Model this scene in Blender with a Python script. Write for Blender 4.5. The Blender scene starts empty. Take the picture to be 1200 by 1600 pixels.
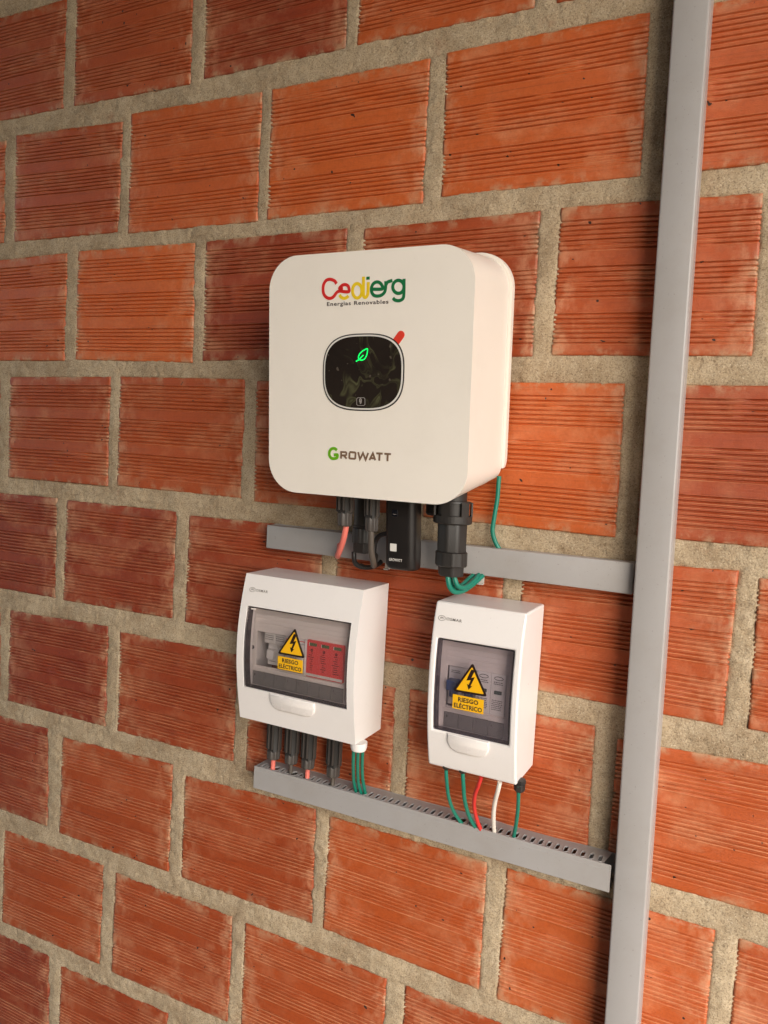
import bpy, bmesh, math, random
import numpy as np
from mathutils import Vector, Matrix

scene = bpy.context.scene
COL = scene.collection

# ------------------------------------------------------------------ camera
CAM_POS = Vector((0.42961, -0.89012, 0.04721))
YAW, PITCH, ROLL = -0.4609365, -0.0744595, 0.0562597
fw = Vector((math.sin(YAW)*math.cos(PITCH), math.cos(YAW)*math.cos(PITCH), math.sin(PITCH)))
rt = Vector((math.cos(YAW), -math.sin(YAW), 0))
up = rt.cross(fw)
r2 = rt*math.cos(ROLL)+up*math.sin(ROLL)
u2 = -rt*math.sin(ROLL)+up*math.cos(ROLL)
cd = bpy.data.cameras.new('camera')
cam = bpy.data.objects.new('camera', cd); COL.objects.link(cam)
M = Matrix.Identity(4)
for i in range(3):
    M[i][0] = r2[i]; M[i][1] = u2[i]; M[i][2] = -fw[i]; M[i][3] = CAM_POS[i]
cam.matrix_world = M
cd.sensor_width = 36; cd.lens = 27.168; cd.clip_start = 0.01; cd.clip_end = 500
scene.camera = cam

# ------------------------------------------------------------------ sky, sun, exposure
SUN_EL, SUN_AZ = 27, 139      # sun direction: elevation, azimuth from +y clockwise (towards +x)
world = bpy.data.worlds.new('World'); scene.world = world; world.use_nodes = True
wn = world.node_tree; wn.nodes.clear()
sky = wn.nodes.new('ShaderNodeTexSky'); sky.sky_type = 'NISHITA'; sky.sun_disc = False
sky.sun_elevation = math.radians(SUN_EL); sky.sun_rotation = math.radians(SUN_AZ)
bg = wn.nodes.new('ShaderNodeBackground'); bg.inputs[1].default_value = 0.10
wo = wn.nodes.new('ShaderNodeOutputWorld')
wn.links.new(sky.outputs[0], bg.inputs[0]); wn.links.new(bg.outputs[0], wo.inputs[0])
sd = bpy.data.lights.new('sun', 'SUN'); sd.energy = 2.6; sd.angle = math.radians(58); sd.color = (1.0, 0.955, 0.89)
sun = bpy.data.objects.new('sun', sd); COL.objects.link(sun)
e, a = math.radians(SUN_EL), math.radians(SUN_AZ)
to_sun = Vector((math.sin(a)*math.cos(e), math.cos(a)*math.cos(e), math.sin(e)))
sun.rotation_euler = to_sun.to_track_quat('Z', 'Y').to_euler()
sun.location = (2, -3, 2)
vs = scene.view_settings
vs.view_transform = 'Standard'; vs.look = 'None'; vs.gamma = 1.0; vs.exposure = 1.2
scene.cycles.max_bounces = 10; scene.cycles.transparent_max_bounces = 12

# ------------------------------------------------------------------ measured data (metres, wall plane y = 0, -y towards viewer)
GROUND_WIRE = [(0.1426,-0.012,0.0291),(0.1424,-0.012,0.0207),(0.1421,-0.012,0.0017),(0.1401,-0.013,-0.0212),(0.1392,-0.013,-0.0366),(0.143,-0.011,-0.0494),(0.1485,-0.009,-0.0582)]
AC1 = [(0.1104,-0.075,-0.0837),(0.1113,-0.076,-0.0909),(0.1134,-0.074,-0.0997),(0.1169,-0.066,-0.1055),(0.1217,-0.052,-0.1052),(0.1277,-0.035,-0.0984),(0.1322,-0.018,-0.0899),(0.1337,-0.014,-0.0856)]
AC2 = [(0.1147,-0.068,-0.084),(0.1171,-0.069,-0.091),(0.1203,-0.066,-0.0984),(0.1238,-0.054,-0.101),(0.127,-0.038,-0.0966),(0.1281,-0.02,-0.0902),(0.1289,-0.014,-0.0861)]
AC3 = [(0.1077,-0.06,-0.0858),(0.1098,-0.06,-0.0937),(0.1144,-0.058,-0.1024),(0.1168,-0.044,-0.1001),(0.1184,-0.028,-0.095),(0.121,-0.016,-0.0899),(0.1224,-0.012,-0.0848)]
RED_DC = [(-0.0181,-0.088,-0.0375),(-0.0185,-0.088,-0.0452),(-0.0223,-0.086,-0.0589),(-0.0313,-0.078,-0.0737),(-0.039,-0.068,-0.0801),(-0.0477,-0.052,-0.0826),(-0.0587,-0.03,-0.0792),(-0.0662,-0.016,-0.0728)]
GREY_DC = [(0.0176,-0.092,-0.0371),(0.0182,-0.092,-0.0468),(0.0173,-0.088,-0.0661),(0.0165,-0.08,-0.0791),(0.0116,-0.068,-0.0863),(0.0033,-0.05,-0.0883),(-0.0065,-0.03,-0.0834),(-0.014,-0.014,-0.0808)]
BLACK_LOOP = [(-0.0197,-0.062,-0.0738),(-0.0192,-0.062,-0.0817),(-0.0183,-0.058,-0.0891),(-0.0134,-0.05,-0.0934),(-0.0071,-0.038,-0.0939),(-0.0036,-0.024,-0.0909),(-0.0035,-0.014,-0.0862)]
BLACK_ARC = [(0.0066,-0.058,-0.0887),(0.0047,-0.056,-0.0749),(0.0056,-0.056,-0.0607),(0.0113,-0.058,-0.0521),(0.0217,-0.062,-0.0477),(0.0294,-0.064,-0.0453),(0.0332,-0.066,-0.0356),(0.0322,-0.066,-0.0204)]
B1G1 = [(-0.0049,-0.062,-0.3174),(-0.0081,-0.056,-0.3341),(-0.0134,-0.044,-0.3561),(-0.0179,-0.032,-0.3758),(-0.0193,-0.0225,-0.3917),(-0.0183,-0.02,-0.3993)]
B1G2 = [(0.0003,-0.06,-0.3169),(-0.0034,-0.053,-0.334),(-0.008,-0.042,-0.3563),(-0.0124,-0.03,-0.3769),(-0.0118,-0.0225,-0.3915),(-0.0108,-0.02,-0.399)]
B1G3 = [(0.0045,-0.056,-0.3172),(0.0014,-0.05,-0.3339),(-0.0036,-0.038,-0.3583),(-0.0059,-0.028,-0.3777),(-0.0057,-0.0215,-0.392),(-0.0046,-0.019,-0.3996)]
B2G1 = [(0.1183,-0.062,-0.3167),(0.1192,-0.06,-0.3303),(0.1192,-0.05,-0.3536),(0.1225,-0.038,-0.3756),(0.1297,-0.0283,-0.392),(0.1339,-0.025,-0.3979)]
B2G2 = [(0.139,-0.062,-0.3156),(0.14,-0.06,-0.3291),(0.1394,-0.05,-0.3523),(0.1421,-0.038,-0.3759),(0.1481,-0.029,-0.3923),(0.1522,-0.026,-0.398)]
B2RED = [(0.1617,-0.062,-0.3147),(0.1586,-0.06,-0.3252),(0.1525,-0.053,-0.3424),(0.1498,-0.044,-0.3613),(0.1512,-0.036,-0.3782),(0.1547,-0.0295,-0.3926),(0.158,-0.026,-0.3988)]
B2WHITE = [(0.1845,-0.064,-0.3144),(0.1823,-0.062,-0.3254),(0.1766,-0.052,-0.3458),(0.1731,-0.042,-0.366),(0.171,-0.0285,-0.3901),(0.172,-0.025,-0.3977)]
B2G3 = [(0.205,-0.06,-0.3152),(0.2048,-0.056,-0.3294),(0.2025,-0.046,-0.3512),(0.1985,-0.035,-0.3736),(0.1949,-0.027,-0.3904),(0.1938,-0.024,-0.3983)]
LOGO_RED = [[(-0.03622,0.10144),(-0.03845,0.10438),(-0.04232,0.10622),(-0.04618,0.10668),(-0.05003,0.1054),(-0.05275,0.10183),(-0.05358,0.09724),(-0.05295,0.09211),(-0.05033,0.0883),(-0.04642,0.08629),(-0.04222,0.08641),(-0.03896,0.0885),(-0.03681,0.09118),(-0.03443,0.09292),(-0.03117,0.09333),(-0.02627,0.09257),(-0.02065,0.09234),(-0.02028,0.09533),(-0.02163,0.0984),(-0.02479,0.1),(-0.02803,0.09978),(-0.03093,0.09808),(-0.0322,0.09612),(-0.02795,0.09557)]]
LOGO_YELLOW = [[(-0.03219,0.08933),(-0.02996,0.08667),(-0.02614,0.08543),(-0.02269,0.08639),(-0.021,0.08797)],[(-0.00411,0.09255),(-0.0043,0.09042),(-0.00494,0.08848),(-0.006,0.08688),(-0.00737,0.08576),(-0.00896,0.08521),(-0.01063,0.08528),(-0.01225,0.08595),(-0.01368,0.08718),(-0.01481,0.08887),(-0.01555,0.09088),(-0.01583,0.09305),(-0.01563,0.09519),(-0.01498,0.09714),(-0.01392,0.09873),(-0.01253,0.09984),(-0.01094,0.10037),(-0.00928,0.1003),(-0.00767,0.09961),(-0.00624,0.09838),(-0.00512,0.0967),(-0.00439,0.0947),(-0.00411,0.09255)],[(-0.00243,0.10744),(-0.00225,0.09951),(-0.00201,0.08867),(-0.00132,0.08611),(0.0008,0.08548),(0.00265,0.0874),(0.00341,0.09115),(0.00369,0.10148)]]
LOGO_GREEN = [[(0.00879,0.09362),(0.02083,0.09346),(0.0201,0.09759),(0.01694,0.10041),(0.0133,0.10094),(0.00971,0.09914),(0.00771,0.09528),(0.00802,0.09096),(0.01051,0.08744),(0.01439,0.08621),(0.01935,0.08673),(0.0232,0.08926),(0.02474,0.09338),(0.02494,0.10137)],[(0.02525,0.09736),(0.02702,0.10012),(0.02975,0.10105),(0.03279,0.10161)],[(0.04682,0.09444),(0.0466,0.09257),(0.04587,0.09087),(0.04468,0.08948),(0.04311,0.08851),(0.04131,0.08805),(0.03941,0.08813),(0.03757,0.08874),(0.03594,0.08985),(0.03464,0.09135),(0.0338,0.09313),(0.03348,0.09504),(0.0337,0.09692),(0.03444,0.09863),(0.03565,0.10001),(0.03722,0.10097),(0.03903,0.10142),(0.04093,0.10133),(0.04276,0.10071),(0.04438,0.0996),(0.04566,0.09811),(0.04649,0.09634),(0.04682,0.09444)],[(0.04657,0.10271),(0.04684,0.09374),(0.0467,0.08494),(0.04498,0.08165),(0.04099,0.08039),(0.0364,0.08127),(0.034,0.08349)]]
LOGO_DOT = [[(0.00325,0.10715),(0.00332,0.10392)]]
GW_G = [[(-0.03263,-0.08258),(-0.03494,-0.08096),(-0.03769,-0.08069),(-0.04088,-0.08219),(-0.04267,-0.08584),(-0.04215,-0.08939),(-0.03981,-0.09188),(-0.03658,-0.09235),(-0.03249,-0.09103),(-0.03209,-0.08769),(-0.03665,-0.08808)]]
GW_REST = [[(-0.0271,-0.09177),(-0.02696,-0.08428),(-0.02108,-0.08415),(-0.02016,-0.08512),(-0.0203,-0.08709),(-0.02137,-0.08793),(-0.0268,-0.08789)],[(-0.02345,-0.08804),(-0.01977,-0.09146)],[(-0.01603,-0.08453),(-0.01497,-0.08385),(-0.00916,-0.08395),(-0.00834,-0.08477),(-0.00858,-0.0904),(-0.00964,-0.09108),(-0.01528,-0.09099),(-0.01628,-0.09018),(-0.01603,-0.08453)],[(-0.00499,-0.08336),(-0.00252,-0.09125),(0.00122,-0.08406),(0.00473,-0.09141),(0.0078,-0.08358)],[(0.00956,-0.09146),(0.01374,-0.08383),(0.01697,-0.09137)],[(0.01125,-0.08921),(0.01587,-0.08927)],[(0.01807,-0.08346),(0.02584,-0.08353)],[(0.02214,-0.08356),(0.022,-0.09149)],[(0.02816,-0.08349),(0.03619,-0.08355)],[(0.03227,-0.08352),(0.03214,-0.09148)]]
LEAF = [[(-0.00831,0.01724),(-0.00599,0.01877),(-0.00614,0.02161),(-0.00471,0.02484),(-0.00104,0.02804),(0.0045,0.03041),(0.00476,0.02719),(0.00392,0.02317),(0.00149,0.01955),(-0.00175,0.01819),(-0.00551,0.01853)],[(-0.00598,0.01837),(-0.00275,0.02119),(-0.0,0.0236)]]
HAND_BOX = [[(-0.00604,-0.02288),(0.0015,-0.02275),(0.00294,-0.02395),(0.00308,-0.0301),(0.00169,-0.03136),(-0.00586,-0.03152),(-0.00731,-0.03032),(-0.00744,-0.02414),(-0.00604,-0.02288)]]
DISP = [-0.00122,0.00485,0.05099,0.0421]
LEAF_STEM = (-0.00897,0.01664)
TABP = (0.03854,0.03716)
TAG = [-0.04828,0.02851,0.07648,0.08208]
BRICKS = [(0,0,[(-0.8496,0.7295),(-0.6161,0.7285),(-0.6187,0.5644),(-0.8496,0.565)]),(0,1,[(-0.5941,0.7295),(-0.3616,0.7295),(-0.3608,0.561),(-0.5946,0.5639)]),(0,2,[(-0.3386,0.7295),(-0.1071,0.7295),(-0.105,0.5653),(-0.3377,0.5644)]),(0,3,[(-0.0871,0.7295),(0.1437,0.7295),(0.143,0.5667),(-0.089,0.5657)]),(1,0,[(-0.7278,0.5353),(-0.4902,0.5248),(-0.4928,0.363),(-0.7258,0.365)]),(1,1,[(-0.4739,0.5343),(-0.2342,0.5302),(-0.2335,0.358),(-0.4729,0.3596)]),(1,2,[(-0.2184,0.5303),(0.0155,0.5314),(0.0164,0.36),(-0.2175,0.3593)]),(1,3,[(0.0363,0.5338),(0.2721,0.5358),(0.2755,0.3646),(0.04,0.3654)]),(1,4,[(0.2968,0.5318),(0.5291,0.5318),(0.5291,0.3644),(0.2968,0.3644)]),(2,0,[(-0.8327,0.3356),(-0.6006,0.3373),(-0.6017,0.1688),(-0.8327,0.1702)]),(2,1,[(-0.5779,0.3388),(-0.3417,0.3362),(-0.3382,0.1651),(-0.5773,0.1708)]),(2,2,[(-0.3219,0.3366),(-0.0893,0.3365),(-0.0886,0.1702),(-0.3206,0.1678)]),(2,3,[(-0.0646,0.3338),(0.1664,0.3361),(0.1692,0.1712),(-0.0652,0.1702)]),(2,4,[(0.19,0.3376),(0.3983,0.3337),(0.4017,0.1702),(0.191,0.1725)]),(3,0,[(-0.7301,0.1405),(-0.4998,0.1429),(-0.4998,-0.0264),(-0.7284,-0.0268)]),(3,1,[(-0.4797,0.143),(-0.2428,0.1408),(-0.2407,-0.026),(-0.4795,-0.024)]),(3,2,[(-0.2229,0.1383),(0.0164,0.1399),(0.0164,-0.0275),(-0.2183,-0.0288)]),(3,3,[(0.0414,0.1399),(0.2766,0.1397),(0.2792,-0.0306),(0.0414,-0.0275)]),(4,0,[(-0.8435,-0.0578),(-0.6115,-0.055),(-0.6088,-0.219),(-0.8435,-0.2204)]),(4,1,[(-0.5879,-0.0564),(-0.3569,-0.0558),(-0.3594,-0.2168),(-0.5909,-0.2198)]),(4,2,[(-0.3335,-0.0595),(-0.1015,-0.0578),(-0.1015,-0.2204),(-0.3345,-0.218)]),(4,3,[(-0.0791,-0.0578),(0.1523,-0.0578),(0.1523,-0.2204),(-0.0791,-0.2204)]),(4,4,[(0.1752,-0.063),(0.4077,-0.0546),(0.4058,-0.2206),(0.175,-0.2204)]),(4,5,[(0.4264,-0.0598),(0.6604,-0.0578),(0.6604,-0.2204),(0.4293,-0.2191)]),(5,0,[(-0.7184,-0.256),(-0.4895,-0.2503),(-0.4886,-0.4113),(-0.7203,-0.4138)]),(5,1,[(-0.4646,-0.2547),(-0.2345,-0.253),(-0.2345,-0.41),(-0.4636,-0.4133)]),(5,2,[(-0.2122,-0.253),(0.0185,-0.2539),(0.0183,-0.4127),(-0.2123,-0.4172)]),(5,3,[(0.0385,-0.2518),(0.2732,-0.2508),(0.2752,-0.4057),(0.04,-0.4127)]),(5,4,[(0.2983,-0.26),(0.5302,-0.253),(0.5302,-0.4127),(0.2979,-0.4127)]),(6,0,[(-0.845,-0.448),(-0.6178,-0.4442),(-0.6152,-0.6114),(-0.845,-0.6133)]),(6,1,[(-0.5841,-0.4512),(-0.3464,-0.4421),(-0.3475,-0.6107),(-0.5859,-0.6145)]),(6,2,[(-0.3234,-0.4526),(-0.0917,-0.4447),(-0.0885,-0.6084),(-0.3233,-0.6125)]),(6,3,[(-0.07,-0.4498),(0.1564,-0.448),(0.1568,-0.6116),(-0.0709,-0.608)]),(6,4,[(0.181,-0.448),(0.4167,-0.448),(0.416,-0.6133),(0.1789,-0.6158)]),(6,5,[(0.4389,-0.4491),(0.6713,-0.448),(0.6713,-0.6133),(0.439,-0.6133)]),(7,0,[(-0.7234,-0.6479),(-0.4836,-0.642),(-0.487,-0.8108),(-0.7236,-0.8162)]),(7,1,[(-0.4568,-0.6468),(-0.2247,-0.6442),(-0.2235,-0.8058),(-0.4584,-0.8125)]),(7,2,[(-0.2014,-0.6462),(0.0294,-0.647),(0.0307,-0.811),(-0.2018,-0.811)]),(7,3,[(0.0564,-0.6449),(0.2875,-0.6459),(0.2875,-0.811),(0.0551,-0.811)]),(8,0,[(-0.8325,-0.8437),(-0.6028,-0.8399),(-0.6001,-1.0087),(-0.8325,-1.0087)]),(8,1,[(-0.5747,-0.8459),(-0.3383,-0.8388),(-0.3412,-1.0087),(-0.5755,-1.0087)])]
ROWS = [(0.7295,0.565),(0.5318,0.3644),(0.3356,0.1702),(0.1399,-0.0275),(-0.0578,-0.2204),(-0.253,-0.4127),(-0.448,-0.6133),(-0.6459,-0.811),(-0.8437,-1.0087)]

random.seed(7)
rng = np.random.default_rng(11)
OR = {}          # world origin of each thing

# ------------------------------------------------------------------ material helpers
def newmat(name):
    m = bpy.data.materials.new(name); m.use_nodes = True
    nt = m.node_tree
    return m, nt, nt.nodes['Principled BSDF']
def N(nt, t, **kw):
    n = nt.nodes.new(t)
    for k, v in kw.items():
        if k.startswith('i_'): n.inputs[int(k[2:]) if k[2:].isdigit() else k[2:]].default_value = v
        else: setattr(n, k, v)
    return n
def mixc(nt, fac, a, b, mode='MIX'):
    n = nt.nodes.new('ShaderNodeMix'); n.data_type = 'RGBA'; n.blend_type = mode
    for s, v in ((n.inputs[0], fac), (n.inputs[6], a), (n.inputs[7], b)):
        if isinstance(v, bpy.types.NodeSocket): nt.links.new(v, s)
        else: s.default_value = v if not isinstance(v, tuple) else (*v, 1)[:4]
    return n.outputs[2]
def ramp(nt, src, stops):
    r = nt.nodes.new('ShaderNodeValToRGB'); el = r.color_ramp.elements
    el[0].position, el[0].color = stops[0][0], (stops[0][1],)*3+(1,)
    el[1].position, el[1].color = stops[1][0], (stops[1][1],)*3+(1,)
    for p, v in stops[2:]:
        q = el.new(p); q.color = (v, v, v, 1)
    nt.links.new(src, r.inputs[0]); return r.outputs[0]
def noise(nt, vec, scale, detail=4, rough=.55, out=0, stretch=None):
    if stretch:
        mp = nt.nodes.new('ShaderNodeMapping'); mp.inputs['Scale'].default_value = stretch
        nt.links.new(vec, mp.inputs[0]); vec = mp.outputs[0]
    n = N(nt, 'ShaderNodeTexNoise'); n.inputs['Scale'].default_value = scale
    n.inputs['Detail'].default_value = detail; n.inputs['Roughness'].default_value = rough
    nt.links.new(vec, n.inputs['Vector']); return n.outputs[out]
def bump(nt, b, h, strength, dist):
    n = nt.nodes.new('ShaderNodeBump'); n.inputs['Strength'].default_value = strength; n.inputs['Distance'].default_value = dist
    nt.links.new(h, n.inputs['Height']); nt.links.new(n.outputs[0], b.inputs['Normal']); return n
def plastic(name, col, rough=.4, var=.04, bstr=.15, bscale=900, spec=.5, dirt=0.0, dirtcol=(.35,.27,.18), dscale=30, wear=0):
    m, nt, b = newmat(name)
    tc = N(nt, 'ShaderNodeTexCoord').outputs['Object']
    n1 = noise(nt, tc, 18, 5)
    c = mixc(nt, n1, tuple(x*(1-var) for x in col), tuple(min(1, x*(1+var)) for x in col))
    if dirt:
        n2 = ramp(nt, noise(nt, tc, dscale, 6, .65), [(.48, 0), (.78, dirt)])
        c = mixc(nt, n2, c, dirtcol)
        n4 = ramp(nt, noise(nt, tc, 420, 2, .5), [(.70, 0), (.76, dirt*1.6)])
        c = mixc(nt, n4, c, tuple(x*.6 for x in dirtcol))
    nt.links.new(c, b.inputs['Base Color'])
    b.inputs['Specular IOR Level'].default_value = spec
    r = nt.nodes.new('ShaderNodeMapRange'); nt.links.new(noise(nt, tc, 60, 4), r.inputs[0])
    r.inputs[3].default_value = rough-.07; r.inputs[4].default_value = rough+.09
    nt.links.new(r.outputs[0], b.inputs['Roughness'])
    bump(nt, b, noise(nt, tc, bscale, 2), bstr, .0003)
    return m
def flat(name, col, rough=.5, spec=.4):
    m, nt, b = newmat(name)
    b.inputs['Base Color'].default_value = (*col, 1); b.inputs['Roughness'].default_value = rough
    b.inputs['Specular IOR Level'].default_value = spec
    return m

# ---- brick
def brick_material():
    m, nt, b = newmat('fired_clay')
    L = nt.links
    oi = N(nt, 'ShaderNodeObjectInfo')
    tcn = N(nt, 'ShaderNodeTexCoord')
    off = nt.nodes.new('ShaderNodeVectorMath'); off.operation = 'MULTIPLY_ADD'
    cmb = nt.nodes.new('ShaderNodeCombineXYZ')
    for i in range(3): L.new(oi.outputs['Random'], cmb.inputs[i])
    off.inputs[1].default_value = (7.3, 3.1, 5.7)
    L.new(cmb.outputs[0], off.inputs[0]); L.new(tcn.outputs['Object'], off.inputs[2])
    v = off.outputs[0]
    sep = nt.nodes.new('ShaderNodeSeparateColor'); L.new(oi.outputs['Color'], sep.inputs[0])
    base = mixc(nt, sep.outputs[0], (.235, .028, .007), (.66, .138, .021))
    big = noise(nt, v, 9, 4, .6)
    base = mixc(nt, ramp(nt, big, [(.35, .0), (.7, .4)]), base, mixc(nt, .5, base, (.60, .11, .024)))
    # drag lines left by the extruder
    drag = noise(nt, v, 1, 5, .65, stretch=(9, 9, 330))
    base = mixc(nt, ramp(nt, drag, [(.28, .5), (.46, 0)]), base, mixc(nt, 1.0, base, (.50, .42, .42), 'MULTIPLY'))
    # pale smeared slip / lime bloom
    bl = noise(nt, v, 13, 7, .68, stretch=(1.0, 1, 1.8))
    st = noise(nt, v, 1, 4, .6, stretch=(38, 20, 30))
    mul = nt.nodes.new('ShaderNodeMath'); mul.operation = 'MULTIPLY'
    L.new(ramp(nt, bl, [(.50, 0), (.70, .60)]), mul.inputs[0]); L.new(ramp(nt, st, [(.36, .25), (.66, 1)]), mul.inputs[1])
    gm = nt.nodes.new('ShaderNodeMath'); gm.operation = 'MULTIPLY'
    L.new(mul.outputs[0], gm.inputs[0]); L.new(sep.outputs[1], gm.inputs[1])
    en = N(nt, 'ShaderNodeAttribute', attribute_name='ends')
    eb = nt.nodes.new('ShaderNodeMath'); eb.operation = 'MULTIPLY'
    L.new(en.outputs['Fac'], eb.inputs[0]); L.new(ramp(nt, noise(nt, v, 1, 5, .65, stretch=(55, 20, 38)), [(.45, 0), (.60, .62)]), eb.inputs[1])
    base = mixc(nt, eb.outputs[0], base, (.74, .40, .23))
    base = mixc(nt, gm.outputs[0], base, (.72, .35, .18))
    # pale ridge lips, part rubbed, part painted highlight: attribute 'lip' is 1 on the edge of each ridge
    at = N(nt, 'ShaderNodeAttribute', attribute_name='lip')
    lipn = noise(nt, v, 1, 4, .6, stretch=(14, 14, 60))
    lm = nt.nodes.new('ShaderNodeMath'); lm.operation = 'MULTIPLY'
    L.new(at.outputs['Fac'], lm.inputs[0]); L.new(ramp(nt, lipn, [(.34, .08), (.64, .62)]), lm.inputs[1])
    base = mixc(nt, lm.outputs[0], base, (.80, .40, .20))
    # mortar dust near the edges
    ed = N(nt, 'ShaderNodeAttribute', attribute_name='edge')
    em = nt.nodes.new('ShaderNodeMath'); em.operation = 'MULTIPLY'
    L.new(ed.outputs['Fac'], em.inputs[0]); L.new(ramp(nt, noise(nt, v, 38, 6, .7), [(.49, 0), (.60, .75)]), em.inputs[1])
    base = mixc(nt, em.outputs[0], base, (.52, .37, .22))
    # fine grain and burnt pits
    base = mixc(nt, ramp(nt, noise(nt, v, 260, 3, .7), [(.3, .35), (.55, 0)]), base, mixc(nt, 1.0, base, (.62, .55, .5), 'MULTIPLY'))
    pit = ramp(nt, noise(nt, v, 120, 1, .5), [(.765, 0), (.785, 1)])
    base = mixc(nt, pit, base, (.03, .012, .008))
    L.new(base, b.inputs['Base Color'])
    rr = nt.nodes.new('ShaderNodeMapRange'); L.new(bl, rr.inputs[0]); rr.inputs[3].default_value = .34; rr.inputs[4].default_value = .62
    L.new(rr.outputs[0], b.inputs['Roughness'])
    b.inputs['Specular IOR Level'].default_value = .55
    # bump: drag lines + grain - pits
    h1 = noise(nt, v, 1, 6, .7, stretch=(26, 26, 900))
    h2 = noise(nt, v, 700, 3, .6)
    ad = nt.nodes.new('ShaderNodeMath'); ad.operation = 'MULTIPLY_ADD'; L.new(h1, ad.inputs[0]); ad.inputs[1].default_value = 1.6; L.new(h2, ad.inputs[2])
    sb = nt.nodes.new('ShaderNodeMath'); sb.operation = 'SUBTRACT'; L.new(ad.outputs[0], sb.inputs[0]); L.new(pit, sb.inputs[1])
    bump(nt, b, sb.outputs[0], .6, .0005)
    return m
def mortar_material():
    m, nt, b = newmat('sand_mortar')
    L = nt.links
    v = N(nt, 'ShaderNodeTexCoord').outputs['Object']
    c = mixc(nt, ramp(nt, noise(nt, v, 11, 6, .62), [(.36, 0), (.64, 1)]), (.37, .27, .168), (.53, .41, .268))
    c = mixc(nt, ramp(nt, noise(nt, v, 42, 5, .65), [(.42, 0), (.7, .55)]), c, (.60, .49, .345))
    c = mixc(nt, ramp(nt, noise(nt, v, 520, 3, .7), [(.36, .75), (.50, 0)]), c, mixc(nt, 1.0, c, (.40, .36, .32), 'MULTIPLY'))
    c = mixc(nt, ramp(nt, noise(nt, v, 680, 2, .6), [(.60, 0), (.68, .8)]), c, (.66, .56, .41))
    c = mixc(nt, ramp(nt, noise(nt, v, 16, 6, .7), [(.62, 0), (.74, .35)]), c, (.38, .15, .07))
    L.new(c, b.inputs['Base Color']); b.inputs['Roughness'].default_value = .9
    b.inputs['Specular IOR Level'].default_value = .2
    h1 = noise(nt, v, 480, 5, .72); h2 = noise(nt, v, 90, 4, .6)
    ad = nt.nodes.new('ShaderNodeMath'); ad.operation = 'MULTIPLY_ADD'; L.new(h2, ad.inputs[0]); ad.inputs[1].default_value = 1.2; L.new(h1, ad.inputs[2])
    bump(nt, b, ad.outputs[0], 1.0, .0012)
    return m
BRICK = brick_material(); MORTAR = mortar_material()

CREAM = plastic('cream_coated_metal', (.86, .795, .71), .34, .012, .10, 1500, .4, dirt=.07, dscale=12)
RIMM = plastic('rear_rim_metal', (.60, .55, .47), .4, .03)
ABS = plastic('white_abs', (.84, .795, .765), .30, .015, .07, 1300, .4, dirt=.07, dscale=16)
ABSIN = plastic('inner_white_abs', (.82, .76, .71), .42, .02)
GREYCOV = plastic('grey_blank_cover', (.20, .19, .18), .5, .04)
DUCT = plastic('grey_pvc', (.365, .345, .335), .38, .045, .25, 1100, .45, dirt=.28, dirtcol=(.26,.22,.17), dscale=14)
DUCTTOP = DUCT
BLACK = plastic('black_nylon', (.022, .019, .017), .46, .15, .4, 900, .5, dirt=.10, dirtcol=(.10,.075,.055))
BLACKG = plastic('black_gloss', (.016, .013, .012), .33, .1, .1, 900, .5)
DARKGREY = plastic('dark_grey_nylon', (.062, .052, .046), .5, .1, .3, 900, .4, dirt=.2, dirtcol=(.14,.11,.08))
HOLE = flat('dark_cavity', (.02, .016, .014), .8)
GREEN = plastic('green_insulation', (.006, .185, .125), .36, .08, .1, 500, .5, dirt=.12, dirtcol=(.16,.22,.15))
RED = plastic('red_insulation', (.62, .035, .028), .38, .06)
PINK = plastic('faded_red_insulation', (.72, .17, .13), .45, .05)
WHITE = plastic('white_insulation', (.76, .70, .62), .4, .03)
GREYW = plastic('dusty_dark_insulation', (.085, .068, .055), .5, .1, dirt=.3, dirtcol=(.2,.15,.1))
BLACKW = plastic('black_insulation', (.015, .013, .012), .4, .1)
YEL = flat('sticker_yellow', (.88, .47, .012), .35)
INK = flat('sticker_black', (.022, .010, .008), .4)
LRED = flat('logo_red', (.62, .022, .020), .4)
LYEL = flat('logo_yellow', (.80, .56, .015), .4)
LGRN = flat('logo_green', (.010, .155, .050), .4)
LDARK = flat('logo_dark', (.035, .018, .014), .45)
GGRN = flat('print_green', (.13, .40, .004), .45)
GBRN = flat('print_brown', (.19, .115, .072), .45)
GREYP = flat('print_grey', (.22, .19, .17), .5)
WHT = flat('print_white', (.72, .69, .64), .5)
SPDRED = flat('surge_red', (.80, .075, .07), .4)
MODG = plastic('module_grey', (.80, .78, .75), .45, .03)
MODD = plastic('module_dark', (.10, .095, .09), .5, .05)
BLUE = plastic('toggle_blue', (.01, .06, .22), .4, .05)
WINDG = flat('indicator_green', (.10, .13, .05), .4)
TABRED = plastic('red_film_tab', (.70, .05, .028), .35, .05)

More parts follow.
